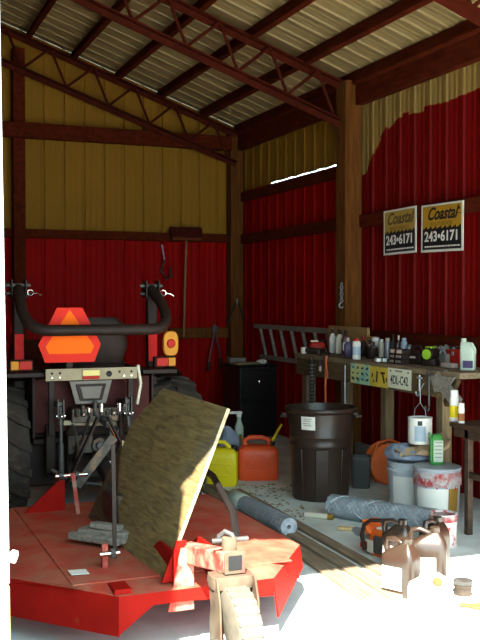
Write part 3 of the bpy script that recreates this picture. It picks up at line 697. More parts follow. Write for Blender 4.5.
# things behind the yellow can: rag and bottle
fw2 = lambda p, k: (p.x + FWD0.x * k, p.y + FWD0.y * k, 0)
p = atz(229, 474, 0); lo = fw2(p, .1)
b = MB().loft([(0, .12, .10), (.10, .13, .11), (.22, .11, .10), (.30, .085, .08, .01, 0), (.37, .05, .05, -.02, 0), (.40, .02, .02, -.03, 0)], 'blue_rag', 22, 2.2).jitter(.014, 4)
tag(b.build('cleaning_rag', loc=lo, sub=1), 'crumpled blue grey rag heaped behind the yellow fuel can', 'rag')
p = atz(239, 470, 0); lo = fw2(p, .12)
t = thing('spray_bottle', 'tall white bottle with green and yellow label by the fuel cans', 'bottle', lo)
MB().loft([(0, .033, .033), (.01, .038, .038), (.36, .038, .038), (.42, .018, .018), (.45, .017, .017)], 'mint', 20, 2.4).build('body', t)
MB().lathe([(.0390, .18), (.0392, .30)], 'sign_olive', 24).build('label_band', t)['label'] = 'yellow green label'
MB().cyl((0, 0, .45), (0, 0, .50), .022, 'white_plastic').bar((.03, 0, .485), (-.12, .02, .49), .02, .022, 'white_plastic').build('spray_head', t, bevel=.003)

# black two-drawer cabinet in the corner
cx0, cx1 = aty(240, 400, 9.42).x, aty(277, 400, 9.42).x
w_ = cx1 - cx0; cx = (cx0 + cx1) / 2
t = thing('filing_cabinet', 'black metal cabinet with a round silver lock in the corner', 'cabinet', (cx, 9.42, 0))
MB().span((-w_ / 2, 0, 0.03), (w_ / 2, .50, .76), 'black_metal').span((-w_ / 2 + .02, .02, 0), (w_ / 2 - .02, .48, .03), 'black_metal').build('body', t, bevel=.006)
for z0, z1 in ((.05, .38), (.395, .73)):
    dr = MB().span((-w_ / 2 + .012, -.014, z0), (w_ / 2 - .012, 0, z1), 'black_metal').build('drawer', t, bevel=.006)
    MB().span((-.07, -.030, z1 - .09), (.07, -.014, z1 - .075), 'black_metal').build('handle', dr, bevel=.003)
MB().lathe([(.019, 0), (.019, .006), (.012, .009), (.0, .009)], 'chrome', 20, Matrix.Translation((.01, -.016, .60)) @ Matrix.Rotation(R(90), 4, 'X')).build('lock', t)['label'] = 'round silver lock'
MB().box((0, .25, .775), (w_ + .02, .5, .02), 'black_metal').build('top', t, bevel=.006)
tz = .787
b = MB().box((-.12, .08, .010), (.30, .14, .02), 'stud_wood', rot=(0, 0, .12)); tag(b.build('wood_offcut', loc=(cx, 9.42, tz), bevel=.003), 'long pale wood offcut on top of the black cabinet', 'wood', )
b = MB().box((-.14, .30, .03), (.18, .14, .06), 'grey_card', rot=(0, 0, -.1)); tag(b.build('small_box', loc=(cx, 9.42, tz), bevel=.004), 'flat grey box at the back of the black cabinet top', 'box')
b = MB().sphere((.08, .1, .022), .045, 'paper', 1.3, 1, .5).jitter(.008, 2); tag(b.build('crumpled_paper', loc=(cx, 9.42, tz)), 'crumpled white paper on top of the black cabinet', 'paper')

# rolls of wire mesh
def mesh_roll(label, a, c, r, green=False):
    mid = (a + c) / 2; t = thing('wire_mesh_roll', label, 'wire roll', (mid.x, mid.y, 0))
    d = c - a; ln = d.length; d.normalize()
    X = Matrix.Translation((0, 0, r)) @ d.to_track_quat('Z', 'Y').to_matrix().to_4x4()
    MB().lathe([(r * .22, -ln / 2), (r * .9, -ln / 2), (r * .9, ln / 2), (r * .22, ln / 2), (r * .22, -ln / 2)], 'wire_core', 24, X).build('inner_layers', t)
    b = MB(); n = 14; st = int(ln / .02)
    for sgn in (-1, 1):
        for k in range(n):
            b.tube([X @ Vector((r * .95 * math.cos(sgn * 14 * ln * s / st + 2 * math.pi * k / n), r * .95 * math.sin(sgn * 14 * ln * s / st + 2 * math.pi * k / n), -ln / 2 + ln * s / st)) for s in range(st + 1)], .0022, 'galvanised', 3)
    b.build('outer_wire', t)
    if green:
        MB().lathe([(r * .97, -ln / 2), (r * 1.02, -ln / 2 + .005), (r * 1.03, -ln / 2 + .22), (r * .97, -ln / 2 + .225), (r * .97, -ln / 2)], 'mint', 24, X).build('wrapper', t)['label'] = 'pale green paper wrapper'
    return t
mesh_roll('slim roll of wire mesh with a green wrapper lying by the planks', atz(233, 498, .062), atz(289, 527, .062), .062, True)
mesh_roll('thick grey roll of wire mesh lying under the bench, before the trash can', atz(331, 505, .08), atz(436, 521, .08), .08)

# planks along the floor
pl = [((204, 487), (372, 600), .10, 'wide floor plank next to the cutter, sunlit at its near end'), ((210, 485), (398, 597), .09, 'middle floor plank between two other boards'), ((236, 490), (418, 592), .075, 'narrow floor board beside the slim wire mesh roll')]
for k, ((ax, ay), (bx_, by), wd, lb) in enumerate(pl):
    a = atz(ax, ay, .012); c = atz(bx_, by, .012); d = (c - a); ln = d.length; mid = (a + c) / 2
    ang = math.atan2(d.y, d.x) - math.pi / 2
    b = MB().box((0, 0, .0), (wd, ln, .022), 'plank_wood')
    o = b.build('floor_plank', loc=(mid.x, mid.y, .0115), rz=ang, bevel=.003); tag(o, lb, 'plank', 'loose planks on the floor')

# black bin, orange reel, buckets
p = atz(362, 489, 0); lo = fw2(p, .075)
b = MB().loft([(0, .068, .068), (.01, .072, .072), (.22, .078, .078), (.245, .082, .082), (.25, .08, .08), (.245, .07, .07), (.05, .062, .062), (.045, .01, .01)], 'grey_plastic', 28, 5)
tag(b.build('small_bin', loc=lo, rz=R(-30)), 'small black bin between the trash can and the orange reel', 'bin')
p = atz(391, 488, 0); lo = fw2(p, .2)
t = thing('cord_reel', 'round orange cord reel standing behind the grey bucket', 'cord reel', lo, R(-15))
Xr = Matrix.Translation((0, 0, .17)) @ Matrix.Rotation(R(90), 4, 'X')
for y in (-.09, .07): MB().lathe([(.03, 0), (.158, 0), (.168, .008), (.158, .02), (.03, .02)], 'orange_plastic', 36, Xr @ Matrix.Translation((0, 0, y))).build('flange', t)
MB().lathe([(.06, -.07), (.12, -.07), (.13, 0), (.12, .07), (.06, .07)], 'orange_plastic', 28, Xr).build('drum', t)
MB().tube([(-.1, -.04, .02), (-.13, -.04, .2), (-.09, -.04, .33), (0, -.04, .36), (.09, -.04, .33), (.13, -.04, .2), (.1, -.04, .02)], .011, 'orange_plastic', 8).build('handle', t)

def bucket(label, base, m, lid, h=.365, r=.138):
    t = thing('bucket', label, 'bucket', base, R(-20))
    MB().lathe([(r, 0), (r + .004, .01), (r + .016, h - .07), (r + .024, h - .068), (r + .024, h - .055), (r + .017, h - .05), (r + .018, h - .01), (r + .024, h), (r + .012, h), (r + .008, h - .02), (r - .006, .02), (0, .02)], m, 40).build('body', t)
    return t
p = atz(413, 516, 0); lb_ = fw2(p, .13)
t = bucket('grey plastic bucket with a white label, behind the drippy one', lb_, 'bucket_grey', False)
def band(t, r0, r1, z0, z1, a0, a1, m, name, lab=None, n=14):
    vs = []
    for k in range(n + 1):
        a = R(a0 + (a1 - a0) * k / n)
        vs += [(r0 * math.cos(a), r0 * math.sin(a), z0), (r1 * math.cos(a), r1 * math.sin(a), z1)]
    o = MB().add(vs, [(2 * k, 2 * k + 2, 2 * k + 3, 2 * k + 1) for k in range(n)], m).build(name, t)
    if lab: o['label'] = lab
    return o
l_ = band(t, .1448, .1545, .04, .27, -150, -45, 'white_plastic', 'label_sheet', 'white paper label')
band(l_, .1490, .1522, .12, .20, -75, -58, 'ink_green', 'printing')
band(l_, .1475, .1480, .085, .098, -80, -52, 'grey_card', 'printing')
p = atz(441, 527, 0); rb_ = fw2(p, .14)
t = bucket('pale bucket with red paint drips, a spray bottle standing on its lid', rb_, 'bucket_paint', True)
l_ = band(t, .1450, .1540, .05, .25, -160, -75, 'white_plastic', 'label_sheet', 'white paper label')
l2 = band(t, .1448, .1540, .04, .25, -73, -40, 'sign_olive', 'label_picture', 'brown and green picture on the label')
rd = random.Random(9)
for k in range(5):
    a = -160 + k * 26 + rd.uniform(-4, 4); dl = rd.uniform(.03, .10)
    band(t, .1552, .1560, .27 - dl * .6, .28, a, a + rd.uniform(2, 4), 'lens_red', 'paint_drip', 'red paint drip', n=3)
band(t, .1625, .1625, .262, .352, -175, -20, 'paint_smear', 'paint_smear', 'red smear round the rim')
MB().lathe([(.150, .366), (.160, .366), (.162, .376), (.150, .382), (.10, .376), (0, .376)], 'bucket_grey', 36).build('lid', t)
# bottle on the bucket lid
lo = (rb_[0] + .03, rb_[1] + .05, .3785)
t = thing('spray_bottle', 'green and white bottle standing on the paint stained bucket', 'bottle', lo, R(-20))
MB().loft([(0, .036, .030), (.008, .042, .034), (.17, .042, .034), (.2, .03, .026), (.205, .02, .02)], 'green_plastic', 24, 4).build('body', t)
MB().span((-.048, -.033, .01), (-.040, .02, .18), 'green_plastic').tube([(-.044, 0, .18), (-.05, 0, .215)], .008, 'green_plastic').build('side_strip', t, bevel=.002)['label'] = 'green edge strip'
MB().span((-.028, -.0352, .02), (.036, -.0344, .165), 'mint').build('label_sheet', t)['label'] = 'pale mint label'
b = MB()
for z in (.05, .075, .10, .125, .15): b.span((-.022, -.0360, z), (.030, -.0352, z + .006), 'grey_card')
b.build('printing', t)
# rag and kraft paper on the grey bucket
X = Matrix.Translation((lb_[0], lb_[1], .372))
b = MB().loft([(0.0, .17, .15), (.03, .175, .15), (.07, .15, .12, -.02, .02), (.10, .08, .07, -.05, .03), (.11, .03, .03, -.06, .03)], 'blue_rag', 26, 2.3).jitter(.016, 8)
tag(b.build('work_cloth', loc=(lb_[0], lb_[1], .372), sub=1), 'crumpled blue grey cloth heaped over the grey bucket', 'cloth')
rd = random.Random(5); vs = []; NX, NY = 9, 6
for i in range(NX):
    for j in range(NY):
        u, v = i / (NX - 1), j / (NY - 1); edge = 1.5 if i in (0, NX - 1) or j in (0, NY - 1) else 1
        vs.append((-.19 + .36 * u + rd.uniform(-.014, .014) * edge, -.09 + .16 * v + rd.uniform(-.014, .014) * edge + .03 * math.sin(5 * u), .055 + .10 * u * u - .05 * (1 - v) ** 2 + rd.uniform(-.022, .022) * edge))
fs = [(NY * i + j, NY * i + j + NY, NY * i + j + NY + 1, NY * i + j + 1) for i in range(NX - 1) for j in range(NY - 1)]
o = MB().add(vs, fs, 'kraft').build('kraft_paper', loc=(lb_[0] + RIGHT.x * .07 - FWD0.x * .10, lb_[1] + RIGHT.y * .07 - FWD0.y * .10, .40), rz=R(-15)); sm = o.modifiers.new('thick', 'SOLIDIFY'); sm.thickness = .004
tag(o, 'crumpled brown kraft paper lying on the blue cloth', 'paper')

# small paint can in front (white with red drips)
p = atz(446, 549, 0); pc = fw2(p, .08)
t = thing('paint_can', 'open white paint can with red drips at the edge of the sunlight', 'paint can', pc)
MB().lathe([(.080, 0), (.083, .004), (.081, .01), (.081, .19), (.085, .195), (.085, .2), (.07, .2), (.068, .19), (.075, .185), (.075, .03), (0, .03)], 'paint_drip', 36).build('body', t)
MB().lathe([(.0825, .155), (.086, .158), (.086, .185), (.0825, .19)], 'paint_smear', 36).build('drip_ring', t)['label'] = 'red paint round the rim'
MB().lathe([(.074, .150), (.0, .152)], 'ink_black', 24).build('paint', t)['label'] = 'dark paint inside'

# level / stick, wood handle
p0, p1 = atz(311, 515, .02), atz(331, 517, .02); mid = (p0 + p1) / 2; d = p1 - p0
t = thing('caulk_tube', 'short cream and green tube lying on the concrete before the trash can', 'tube', (mid.x, mid.y, 0), math.atan2(d.y, d.x))
MB().cyl((-.08, 0, .02), (.05, 0, .02), .02, 'cream', 16).build('body', t); MB().cyl((.05, 0, .02), (.085, 0, .02), .0205, 'sign_olive', 16).build('end_cap', t)['label'] = 'olive end'
MB().cyl((-.08, 0, .02), (-.115, 0, .02), .0205, 'pink_cream', 16).build('band', t)
p0, p1 = atz(338, 528, .014), atz(378, 531, .014); mid = (p0 + p1) / 2; d = p1 - p0
b = MB().bar((-d.length / 2, 0, .014), (d.length / 2, 0, .014), .032, .024, 'raw_wood')
tag(b.build('wood_stick', loc=(mid.x, mid.y, 0), rz=math.atan2(d.y, d.x), bevel=.006), 'pale yellow wooden stick lying behind the chainsaw', 'stick')

# chainsaw
p = atz(397, 560, 0)
t = thing('chainsaw', 'orange and grey chainsaw lying on the floor behind the grey jugs', 'chainsaw', (p.x, p.y + .10, 0), R(-12))
MB().loft([(0, .10, .075), (.02, .12, .085), (.10, .12, .085), (.15, .10, .075), (.17, .07, .06)], 'orange_plastic', 26, 5).build('engine_cover', t)
MB().box((.04, -.085, .08), (.15, .03, .11), 'grey_plastic').box((-.06, -.085, .06), (.06, .035, .08), 'cream').cyl((.04, -.1, .08), (.04, -.112, .08), .045, 'grey_plastic', 20).build('starter_cover', t, bevel=.01)
MB().span((-.05, -.06, .168), (.08, .03, .185), 'white_plastic').build('top_cover', t, bevel=.008)['label'] = 'pale grey top cover'
MB().tube([(-.10, -.11, .03), (-.13, -.11, .12), (-.12, -.10, .19), (-.08, -.08, .225), (.02, -.02, .235), (.06, .07, .21), (-.02, .10, .05)], .013, 'tractor_dark', 10).build('front_handle', t)
MB().tube([(.10, 0, .13), (.18, 0, .15), (.26, 0, .13), (.27, 0, .06), (.2, 0, .03), (.1, 0, .03)], .017, 'tractor_dark', 10).build('rear_handle', t)
MB().prism([(-.11, .04, .12), (-.16, .04, .21), (-.14, .04, .22), (-.08, .04, .14)], (0, -.13, 0), 'orange_plastic').build('hand_guard', t, bevel=.005)
MB().loft([(0, .03, .02), (.03, .03, .02)], 'orange_plastic', X=Matrix.Translation((-.17, -.05, .03))).build('bar_cover', t)
MB().prism([(-.10, .085, .03), (-.10, .085, .10), (-.42, .085, .095), (-.46, .085, .065), (-.42, .085, .035)], (0, .006, 0), 'galvanised').build('guide_bar', t)
t.rotation_euler = (0, 0, R(-78)); t.scale = (.9, .9, .9)

# jugs
def oil_jug(label, px, py_, w, d, h, rz, m='jug_grey'):
    p = atz(px, py_, 0); t = thing('oil_jug', label, 'jug', fw2(p, d / 2), rz)
    MB().loft([(0, w * .46, d * .46), (.008, w * .5, d * .5), (h * .58, w * .5, d * .5), (h * .68, w * .485, d * .48), (h * .80, w * .30, d * .36, w * .10, 0), (h * .86, w * .15, d * .24, w * .17, 0), (h * .88, w * .13, d * .20, w * .18, 0)], m, 32, 5).build('body', t)
    MB().tube([(-w * .40, 0, h * .62), (-w * .45, 0, h * .78), (-w * .40, 0, h * .90), (-w * .2, 0, h * .92), (w * .05, 0, h * .86), (w * .12, 0, h * .78)], [.017, .016, .015, .015, .015, .016], m, 12).build('handle', t)
    MB().lathe([(.024, h * .86), (.026, h * .88), (.026, h * .96), (.02, h * .97), (0, h * .97)], m, 24, c=(w * .18, 0, 0)).build('cap', t)
    l_ = MB().span((-w * .40, -d * .5 - .0012, h * .12), (w * .22, -d * .5 - .0002, h * .50), 'paper').build('label_sheet', t, bevel=.0003); l_['label'] = 'white label'
    return t
oil_jug('nearest grey oil jug with a big white label', 403, 598, .185, .125, .30, R(-62))
oil_jug('grey oil jug half hidden behind the nearest one', 399, 574, .165, .11, .30, R(-50))
oil_jug('grey oil jug behind the milky container', 430, 588, .20, .13, .315, R(-35))
oil_jug('grey oil jug at the back, beside the white paint can', 436, 570, .17, .11, .29, R(15))
p = atz(433, 617, 0); lo = fw2(p, .08)
t = thing('milky_container', 'milky white square container with an orange cap, frontmost on the sunlit floor', 'jug', lo, R(28))
MB().loft([(0, .085, .075), (.008, .092, .082), (.12, .092, .082), (.145, .085, .075), (.165, .05, .045, .02, 0), (.18, .03, .03, .02, 0)], 'milky_plastic', 32, 6).build('body', t)
MB().tube([(-.07, 0, .14), (-.075, 0, .19), (-.05, 0, .205), (.0, 0, .20), (.015, 0, .175)], .012, 'milky_plastic', 10).build('handle', t)
MB().lathe([(.02, 0), (.022, .003), (.022, .022), (0, .024)], 'rust_orange', 20, Matrix.Translation((-.045, -.06, .155)) @ Matrix.Rotation(R(25), 4, 'X')).build('cap', t)['label'] = 'orange cap'
p = atz(465, 597, 0); lo = fw2(p, .045)
t = thing('metal_tin', 'ribbed brown metal tin standing on the sunlit floor', 'tin', lo)
MB().lathe([(.044, 0), (.047, .003), (.043, .02), (.043, .035), (.046, .04), (.046, .045), (.044, .05), (.044, .07), (.040, .072), (0, .072)], 'rust', 32).build('body', t)
MB().lathe([(.0465, .055), (.048, .057), (.048, .073), (.04, .075), (0, .075)], 'iron', 32).build('cap', t)
p = atz(474, 606, .01)
t = thing('rusty_pliers', 'rusty orange pliers lying on the sunlit floor at the right edge', 'pliers', (p.x, p.y, 0), R(-35))
for s_ in (-1, 1): MB().tube([(.05, s_ * .035, .011), (.0, s_ * .02, .011), (-.03, s_ * -.004, .011), (-.07, s_ * -.010, .011)], [.008, .008, .010, .006], 'rust_orange', 8).build('jaw_arm', t)

# dry leaves
p = atz(324, 504, 0); CANP = Vector((p.x + FWD0.x * .22, p.y + FWD0.y * .22))
b = MB(); rd = random.Random(11)
for k in range(330):
    px, py2 = rd.uniform(236, 316), rd.uniform(484, 520); p = atz(px, py2, .004)
    if (Vector((p.x, p.y)) - CANP).length < .30 or py2 > 497 + (px - 234) * .47 - 8 and px < 300 or px > 306: continue
    a = rd.uniform(0, 6.28); s_ = rd.uniform(.008, .022)
    b.add([(p.x + s_ * math.cos(a), p.y + s_ * math.sin(a), .003), (p.x - s_ * .4 * math.sin(a), p.y + s_ * .4 * math.cos(a), .006 + rd.uniform(0, .008)), (p.x - s_ * math.cos(a), p.y - s_ * math.sin(a), .004), (p.x + s_ * .4 * math.sin(a), p.y - s_ * .4 * math.cos(a), .002)], [(0, 1, 2, 3)], 'leaf')
tag(b.build('dry_leaves'), 'dry brown leaf litter scattered on the floor before the trash can', 'leaves', kind='stuff')
# ------------------------------------------------------------------ workbench along the right wall
BX0, BX1, BY0, BY1, BZ = 3.655, 4.09, 5.22, 7.70, 1.01
t = thing('workbench', 'long rough wooden workbench against the red wall, number plates nailed to its front', 'workbench', (BX0, 6.3, 0))
o_ = lambda *v: Vector(v) - Vector((BX0, 6.3, 0))
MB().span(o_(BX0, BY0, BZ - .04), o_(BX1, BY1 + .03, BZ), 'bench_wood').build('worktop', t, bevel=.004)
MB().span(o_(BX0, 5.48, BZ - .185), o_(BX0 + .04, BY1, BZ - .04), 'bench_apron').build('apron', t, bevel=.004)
for y in (7.64,): MB().span(o_(BX0 + .05, y - .045, 0), o_(BX0 + .14, y + .045, BZ - .04), 'stud_wood').build('leg', t, bevel=.004)
for y, x in ((7.45, 4.03), (6.76, 4.03), (5.76, 3.90)): MB().span(o_(x - .04, y - .04, 0), o_(x + .04, y + .04, BZ - .04), 'stud_wood').build('leg', t, bevel=.004)
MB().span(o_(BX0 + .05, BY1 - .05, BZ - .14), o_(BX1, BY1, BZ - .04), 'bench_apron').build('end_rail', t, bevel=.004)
# braces and hanging grey boards at the near end of the bench
b = MB().bar(o_(BX0 + .0, 5.50, .97), o_(BX0 + .02, 5.26, .80), .03, .09, 'grey_wood', up=(0, 0, 1)).build('brace', t, bevel=.004)
MB().bar(o_(BX0 + .03, 5.28, .97), o_(BX0 + .07, 5.48, .78), .03, .05, 'bench_apron', up=(0, 0, 1)).build('brace', t, bevel=.004)
b = MB().prism([o_(BX0 - .012, 5.56, .975), o_(BX0 - .012, 5.26, .98), o_(BX0 - .012, 5.36, .88), o_(BX0 - .012, 5.50, .86)], (.010, 0, 0), 'grey_wood').build('patch_board', t, bevel=.003); b['label'] = 'grey weathered patch board'
# number plates nailed along the apron
FX = BX0
def plate(name, label, x0, x1, yt0, yt1, yb0, m):
    a = atx(x0, (yt0 + yb0) / 2, FX); c = atx(x1, 370, FX); z1 = atx((x0 + x1) / 2, yt1, FX).z; z0 = atx((x0 + x1) / 2, yb0, FX).z
    ymid = (a.y + c.y) / 2; w = a.y - c.y; h = z1 - z0; zm = (z0 + z1) / 2
    t = thing(name, label, 'number plate', (FX - .0025, ymid, zm), 0, 'old number plates')
    MB().box((0, 0, 0), (.004, w, h), m).build('plate_sheet', t, bevel=.001); return t, w, h
t, w, h = plate('number_plate', 'green and yellow faded number plate, leftmost of three on the bench front', 351.5, 370.5, 0, 364, 384, 'plate_green')
b = MB(); rd = random.Random(4)
for i in range(4):
    for j in range(3): b.box((-.0028, w * (.36 - .24 * i), h * (.30 - .28 * j)), (.0012, w * rd.uniform(.07, .15), h * rd.uniform(.07, .14)), 'ink_green', rot=(rd.uniform(-.5, .5), 0, 0))
b.build('lettering', t)
t, w, h = plate('number_plate', 'mustard yellow number plate between the green one and the white one', 371, 388.5, 0, 367, 387, 'plate_yellow')
b = MB()
for yy, zz, ww, hh, an in ((.1, 0, .07, .55, .1), (-.22, .22, .24, .1, 0), (-.26, -.05, .08, .5, -.35), (.36, .05, .06, .2, .3), (-.42, -.1, .06, .2, 0), (.28, -.25, .05, .12, 0)):
    b.box((-.0028, w * yy, h * zz), (.0012, w * ww, h * hh), 'brown_glass', rot=(an, 0, 0))
b.build('lettering', t)
t, w, h = plate('number_plate', 'white number plate reading 4DL-C42, rightmost on the bench front', 389, 411.5, 0, 369, 389, 'plate_white')
text('lettering', '4DL-C42', h * .62, Matrix.Translation((-.0024, 0, -.1 * h)) @ on_right(0, 0, 0), 'ink_green', t, sx=.72, bold=.0012)
MB().box((-.0025, w * .02, h * .38), (.001, w * .3, h * .07), 'grey_card').box((-.0025, w * .38, h * .36), (.001, w * .06, h * .08), 'ink_green').box((-.0025, -w * .38, h * .36), (.001, w * .06, h * .08), 'ink_green').build('small_print', t)

# ------------------------------------------------------------------ things on the worktop
def spot(px, py):
    p = atz(px, py, BZ)
    if p.x > 3.96: p = Vector((3.96, atx(px, py, 3.96).y, BZ))
    if p.y > 7.6: p = Vector((aty(px, py, 7.6).x, 7.6, BZ))
    return (p.x, p.y, BZ + .0005), mpp(p)
def bottle(name, label, cat, px, py, wpx, hpx, m, cap, cm, shape='bottle', back=0, lab=None):
    lo, k = spot(px, py); r = wpx * k / 2; h = hpx * k * 1.0
    lo = (min(lo[0] + FWD0.x * r, 3.98), lo[1] + FWD0.y * r, lo[2])
    t = thing(name, label, cat, lo, R(-20))
    if shape == 'aerosol':
        MB().lathe([(r * .97, 0), (r, .004), (r, h * .80), (r * .8, h * .86), (r * .62, h * .87)], m, 24).build('body', t)
        MB().lathe([(r * .62, h * .87), (r * .72, h * .87), (r * .70, h), (0, h)], cm, 20).build('cap', t)
    elif shape == 'jar':
        MB().lathe([(r * .9, 0), (r, .005), (r, h * .75), (r * .8, h * .83), (r * .8, h * .86)], m, 24).build('body', t)
        MB().lathe([(r * .88, h * .84), (r * .9, h * .86), (r * .9, h), (0, h)], cm, 20).build('lid', t)
    else:
        MB().loft([(0, r * .92, r * .7), (.004, r, r * .75), (h * .62, r, r * .75), (h * .76, r * .5, r * .45), (h * .82, r * .34, r * .34)], m, 24, 4).build('body', t)
        MB().lathe([(r * .40, h * .80), (r * .42, h * .82), (r * .36, h), (0, h)], cm, 18).build('cap', t)
    if lab:
        e = .0012
        MB().lathe([(r + e, h * .2), (r + e, h * .6)], lab, 24).build('label_band', t) if shape != 'bottle' else MB().span((-r * .8, -r * .75 - e, h * .15), (r * .8, -r * .75, h * .5), lab).build('label_band', t)
    return t
# red power tool at the far end
lo, k = spot(311, 349)
t = thing('power_sander', 'red power tool with a cream top at the far end of the bench', 'power tool', (lo[0] + .06, lo[1], lo[2]), R(-15))
MB().loft([(.02, .06, .04), (.035, .075, .05), (.085, .07, .045), (.10, .04, .03)], 'lens_red', 24, 3).build('body', t)
MB().loft([(0, .07, .045), (.02, .072, .047)], 'tractor_dark', 20, 6).build('base_pad', t)
MB().span((-.06, -.02, .10), (.01, .02, .115), 'cream').span((-.05, -.012, .085), (-.035, .012, .105), 'cream').build('top_handle', t, bevel=.004)
MB().sphere((.045, 0, .10), .026, 'tractor_dark').build('motor_knob', t)
lo, k = spot(303, 351.5)
MBt = thing('cream_cup', 'small cream cup on the far front corner of the bench', 'cup', (lo[0] + .0, lo[1] - .02, lo[2]))
MB().lathe([(.024, 0), (.028, .004), (.03, .055), (.026, .055), (.023, .008), (0, .008)], 'pink_cream', 24).build('body', MBt)
lo, k = spot(328, 353.5)
t = thing('caulking_gun', 'dark hand tool lying along the front edge of the bench', 'hand tool', (3.705, lo[1] - .10, lo[2]), R(-86))
MB().cyl((-.16, 0, .03), (.08, 0, .03), .028, 'greasy_iron', 16).build('barrel', t); MB().bar((.08, 0, .03), (.17, 0, .05), .02, .04, 'tractor_dark').bar((.12, 0, .03), (.17, .04, .016), .02, .022, 'tractor_dark').build('grip', t, bevel=.004)
MB().tube([(-.16, 0, .03), (-.24, 0, .03)], .006, 'iron', 8).build('rod', t)
lo, k = spot(329, 349)
t = thing('metal_cup', 'small pale metal cup behind the dark hand tool', 'cup', (lo[0] + .12, lo[1], lo[2]))
MB().lathe([(.02, 0), (.03, .004), (.035, .05), (.03, .055), (.0, .05)], 'glass_jar', 20).build('body', t)
# board propped at the back
a = atx(328, 337, 4.06); c = atx(367, 341, 4.06)
t = MB().span((-.012, -(a.y - c.y) / 2, 0), (.012, (a.y - c.y) / 2, .235), 'board_wood').build('plywood_board', loc=(4.076, (a.y + c.y) / 2, BZ + .0005), bevel=.003)
tag(t, 'tan board standing upright at the back of the bench before the brown post', 'board')
a = atx(346, 340, 4.03); c = atx(375, 343, 4.03)
t = MB().span((-.012, -(a.y - c.y) / 2, 0), (.012, (a.y - c.y) / 2, .165), 'board_wood').build('plywood_board', loc=(4.046, (a.y + c.y) / 2, BZ + .0005), bevel=.003)
tag(t, 'lower tan board overlapping the tall one behind the bottles', 'board')
bottle('squeeze_bottle', 'tall slim white bottle with a black cap in front of the tan board', 'bottle', 333, 352, 7, 24, 'white_plastic', 'cap', 'black_plastic')
bottle('oil_bottle', 'broad cream bottle with a dark cap next to the slim white bottle', 'bottle', 340, 353, 9, 24, 'cream', 'cap', 'tractor_dark')
bottle('oil_bottle', 'dark maroon bottle behind the purple one', 'bottle', 346, 351, 8, 24, 'maroon', 'cap', 'tractor_dark', lab='pink_cream', back=1)
bottle('oil_bottle', 'purple bottle left of the white bottle with a red cap', 'bottle', 348.5, 357, 8, 19, 'purple', 'cap', 'pink_cream', back=0)
bottle('squeeze_bottle', 'white bottle with a bright red cap on the bench front', 'bottle', 357, 359.5, 8.5, 21, 'white_plastic', 'cap', 'lens_red', shape='aerosol', lab='blue_can')
lo, k = spot(368, 359)
t = thing('parts_tin', 'black tin heaped with dark hardware between the red capped bottle and the pale jar', 'tin', (lo[0] + .05, lo[1] + .02, lo[2]))
MB().lathe([(.045, 0), (.048, .004), (.048, .09), (.044, .09), (.043, .01), (0, .01)], 'tractor_dark', 24).build('body', t)
b = MB(); rd = random.Random(2)
for k in range(26): a = rd.uniform(0, 6.28); r_ = rd.uniform(0, .033); b.box((r_ * math.cos(a), r_ * math.sin(a), .085 + rd.uniform(0, .045)), (.012, .03, .012), rd.choice(['chrome', 'iron', 'tractor_dark', 'rust']), rot=(rd.uniform(0, 3), rd.uniform(0, 3), 0))
o = b.build('hardware', t); o['kind'] = 'stuff'
bottle('glass_jar', 'pale cloudy glass jar with a white lid behind the small tins', 'jar', 376, 357.5, 9, 20, 'glass_jar', 'lid', 'white_plastic', shape='jar', back=.5)
bottle('spray_can', 'cream aerosol can just left of the grey one behind the jar', 'spray can', 382, 353, 5, 19, 'cream', 'cap', 'white_plastic', shape='aerosol', back=1.6)
bottle('spray_can', 'grey aerosol can with a pale cap behind the small black boxes', 'spray can', 388, 354, 6, 21, 'galvanised', 'cap', 'cream', shape='aerosol', back=1.6)
bottle('dark_bottle', 'tall nearly black bottle behind the small black boxes', 'bottle', 393.5, 354, 6, 25, 'tractor_dark', 'cap', 'tractor_dark', back=1.6)
bottle('dark_bottle', 'brown bottle with a pale cap between the black bottle and the blue can', 'bottle', 399, 354, 5.5, 25, 'brown_glass', 'cap', 'pink_cream', back=1.6)
bottle('spray_can', 'pale blue aerosol can behind the black power tool', 'spray can', 404.5, 356, 6.5, 23, 'blue_can', 'cap', 'blue_can', shape='aerosol', back=1.4)
bottle('spray_can', 'short grey blue aerosol can right of the pale blue one', 'spray can', 410, 357, 5, 17, 'blue_can', 'cap', 'grey_card', shape='aerosol', back=1.4)
for px, lb in ((375.5, 'small white labelled tin on the bench front, left of another'), (381.5, 'small pale square tin touching the black boxes')):
    lo, k = spot(px, 362.5); t = thing('small_tin', lb, 'tin', (lo[0] + .02, lo[1], lo[2]), R(-10))
    MB().box((0, 0, .019), (.042, .04, .038), 'tractor_dark').build('body', t, bevel=.003); MB().box((-.0005, -.0205, .019), (.034, .001, .026), 'white_plastic').box((-.0215, 0, .019), (.001, .03, .026), 'white_plastic').build('label_sheet', t)
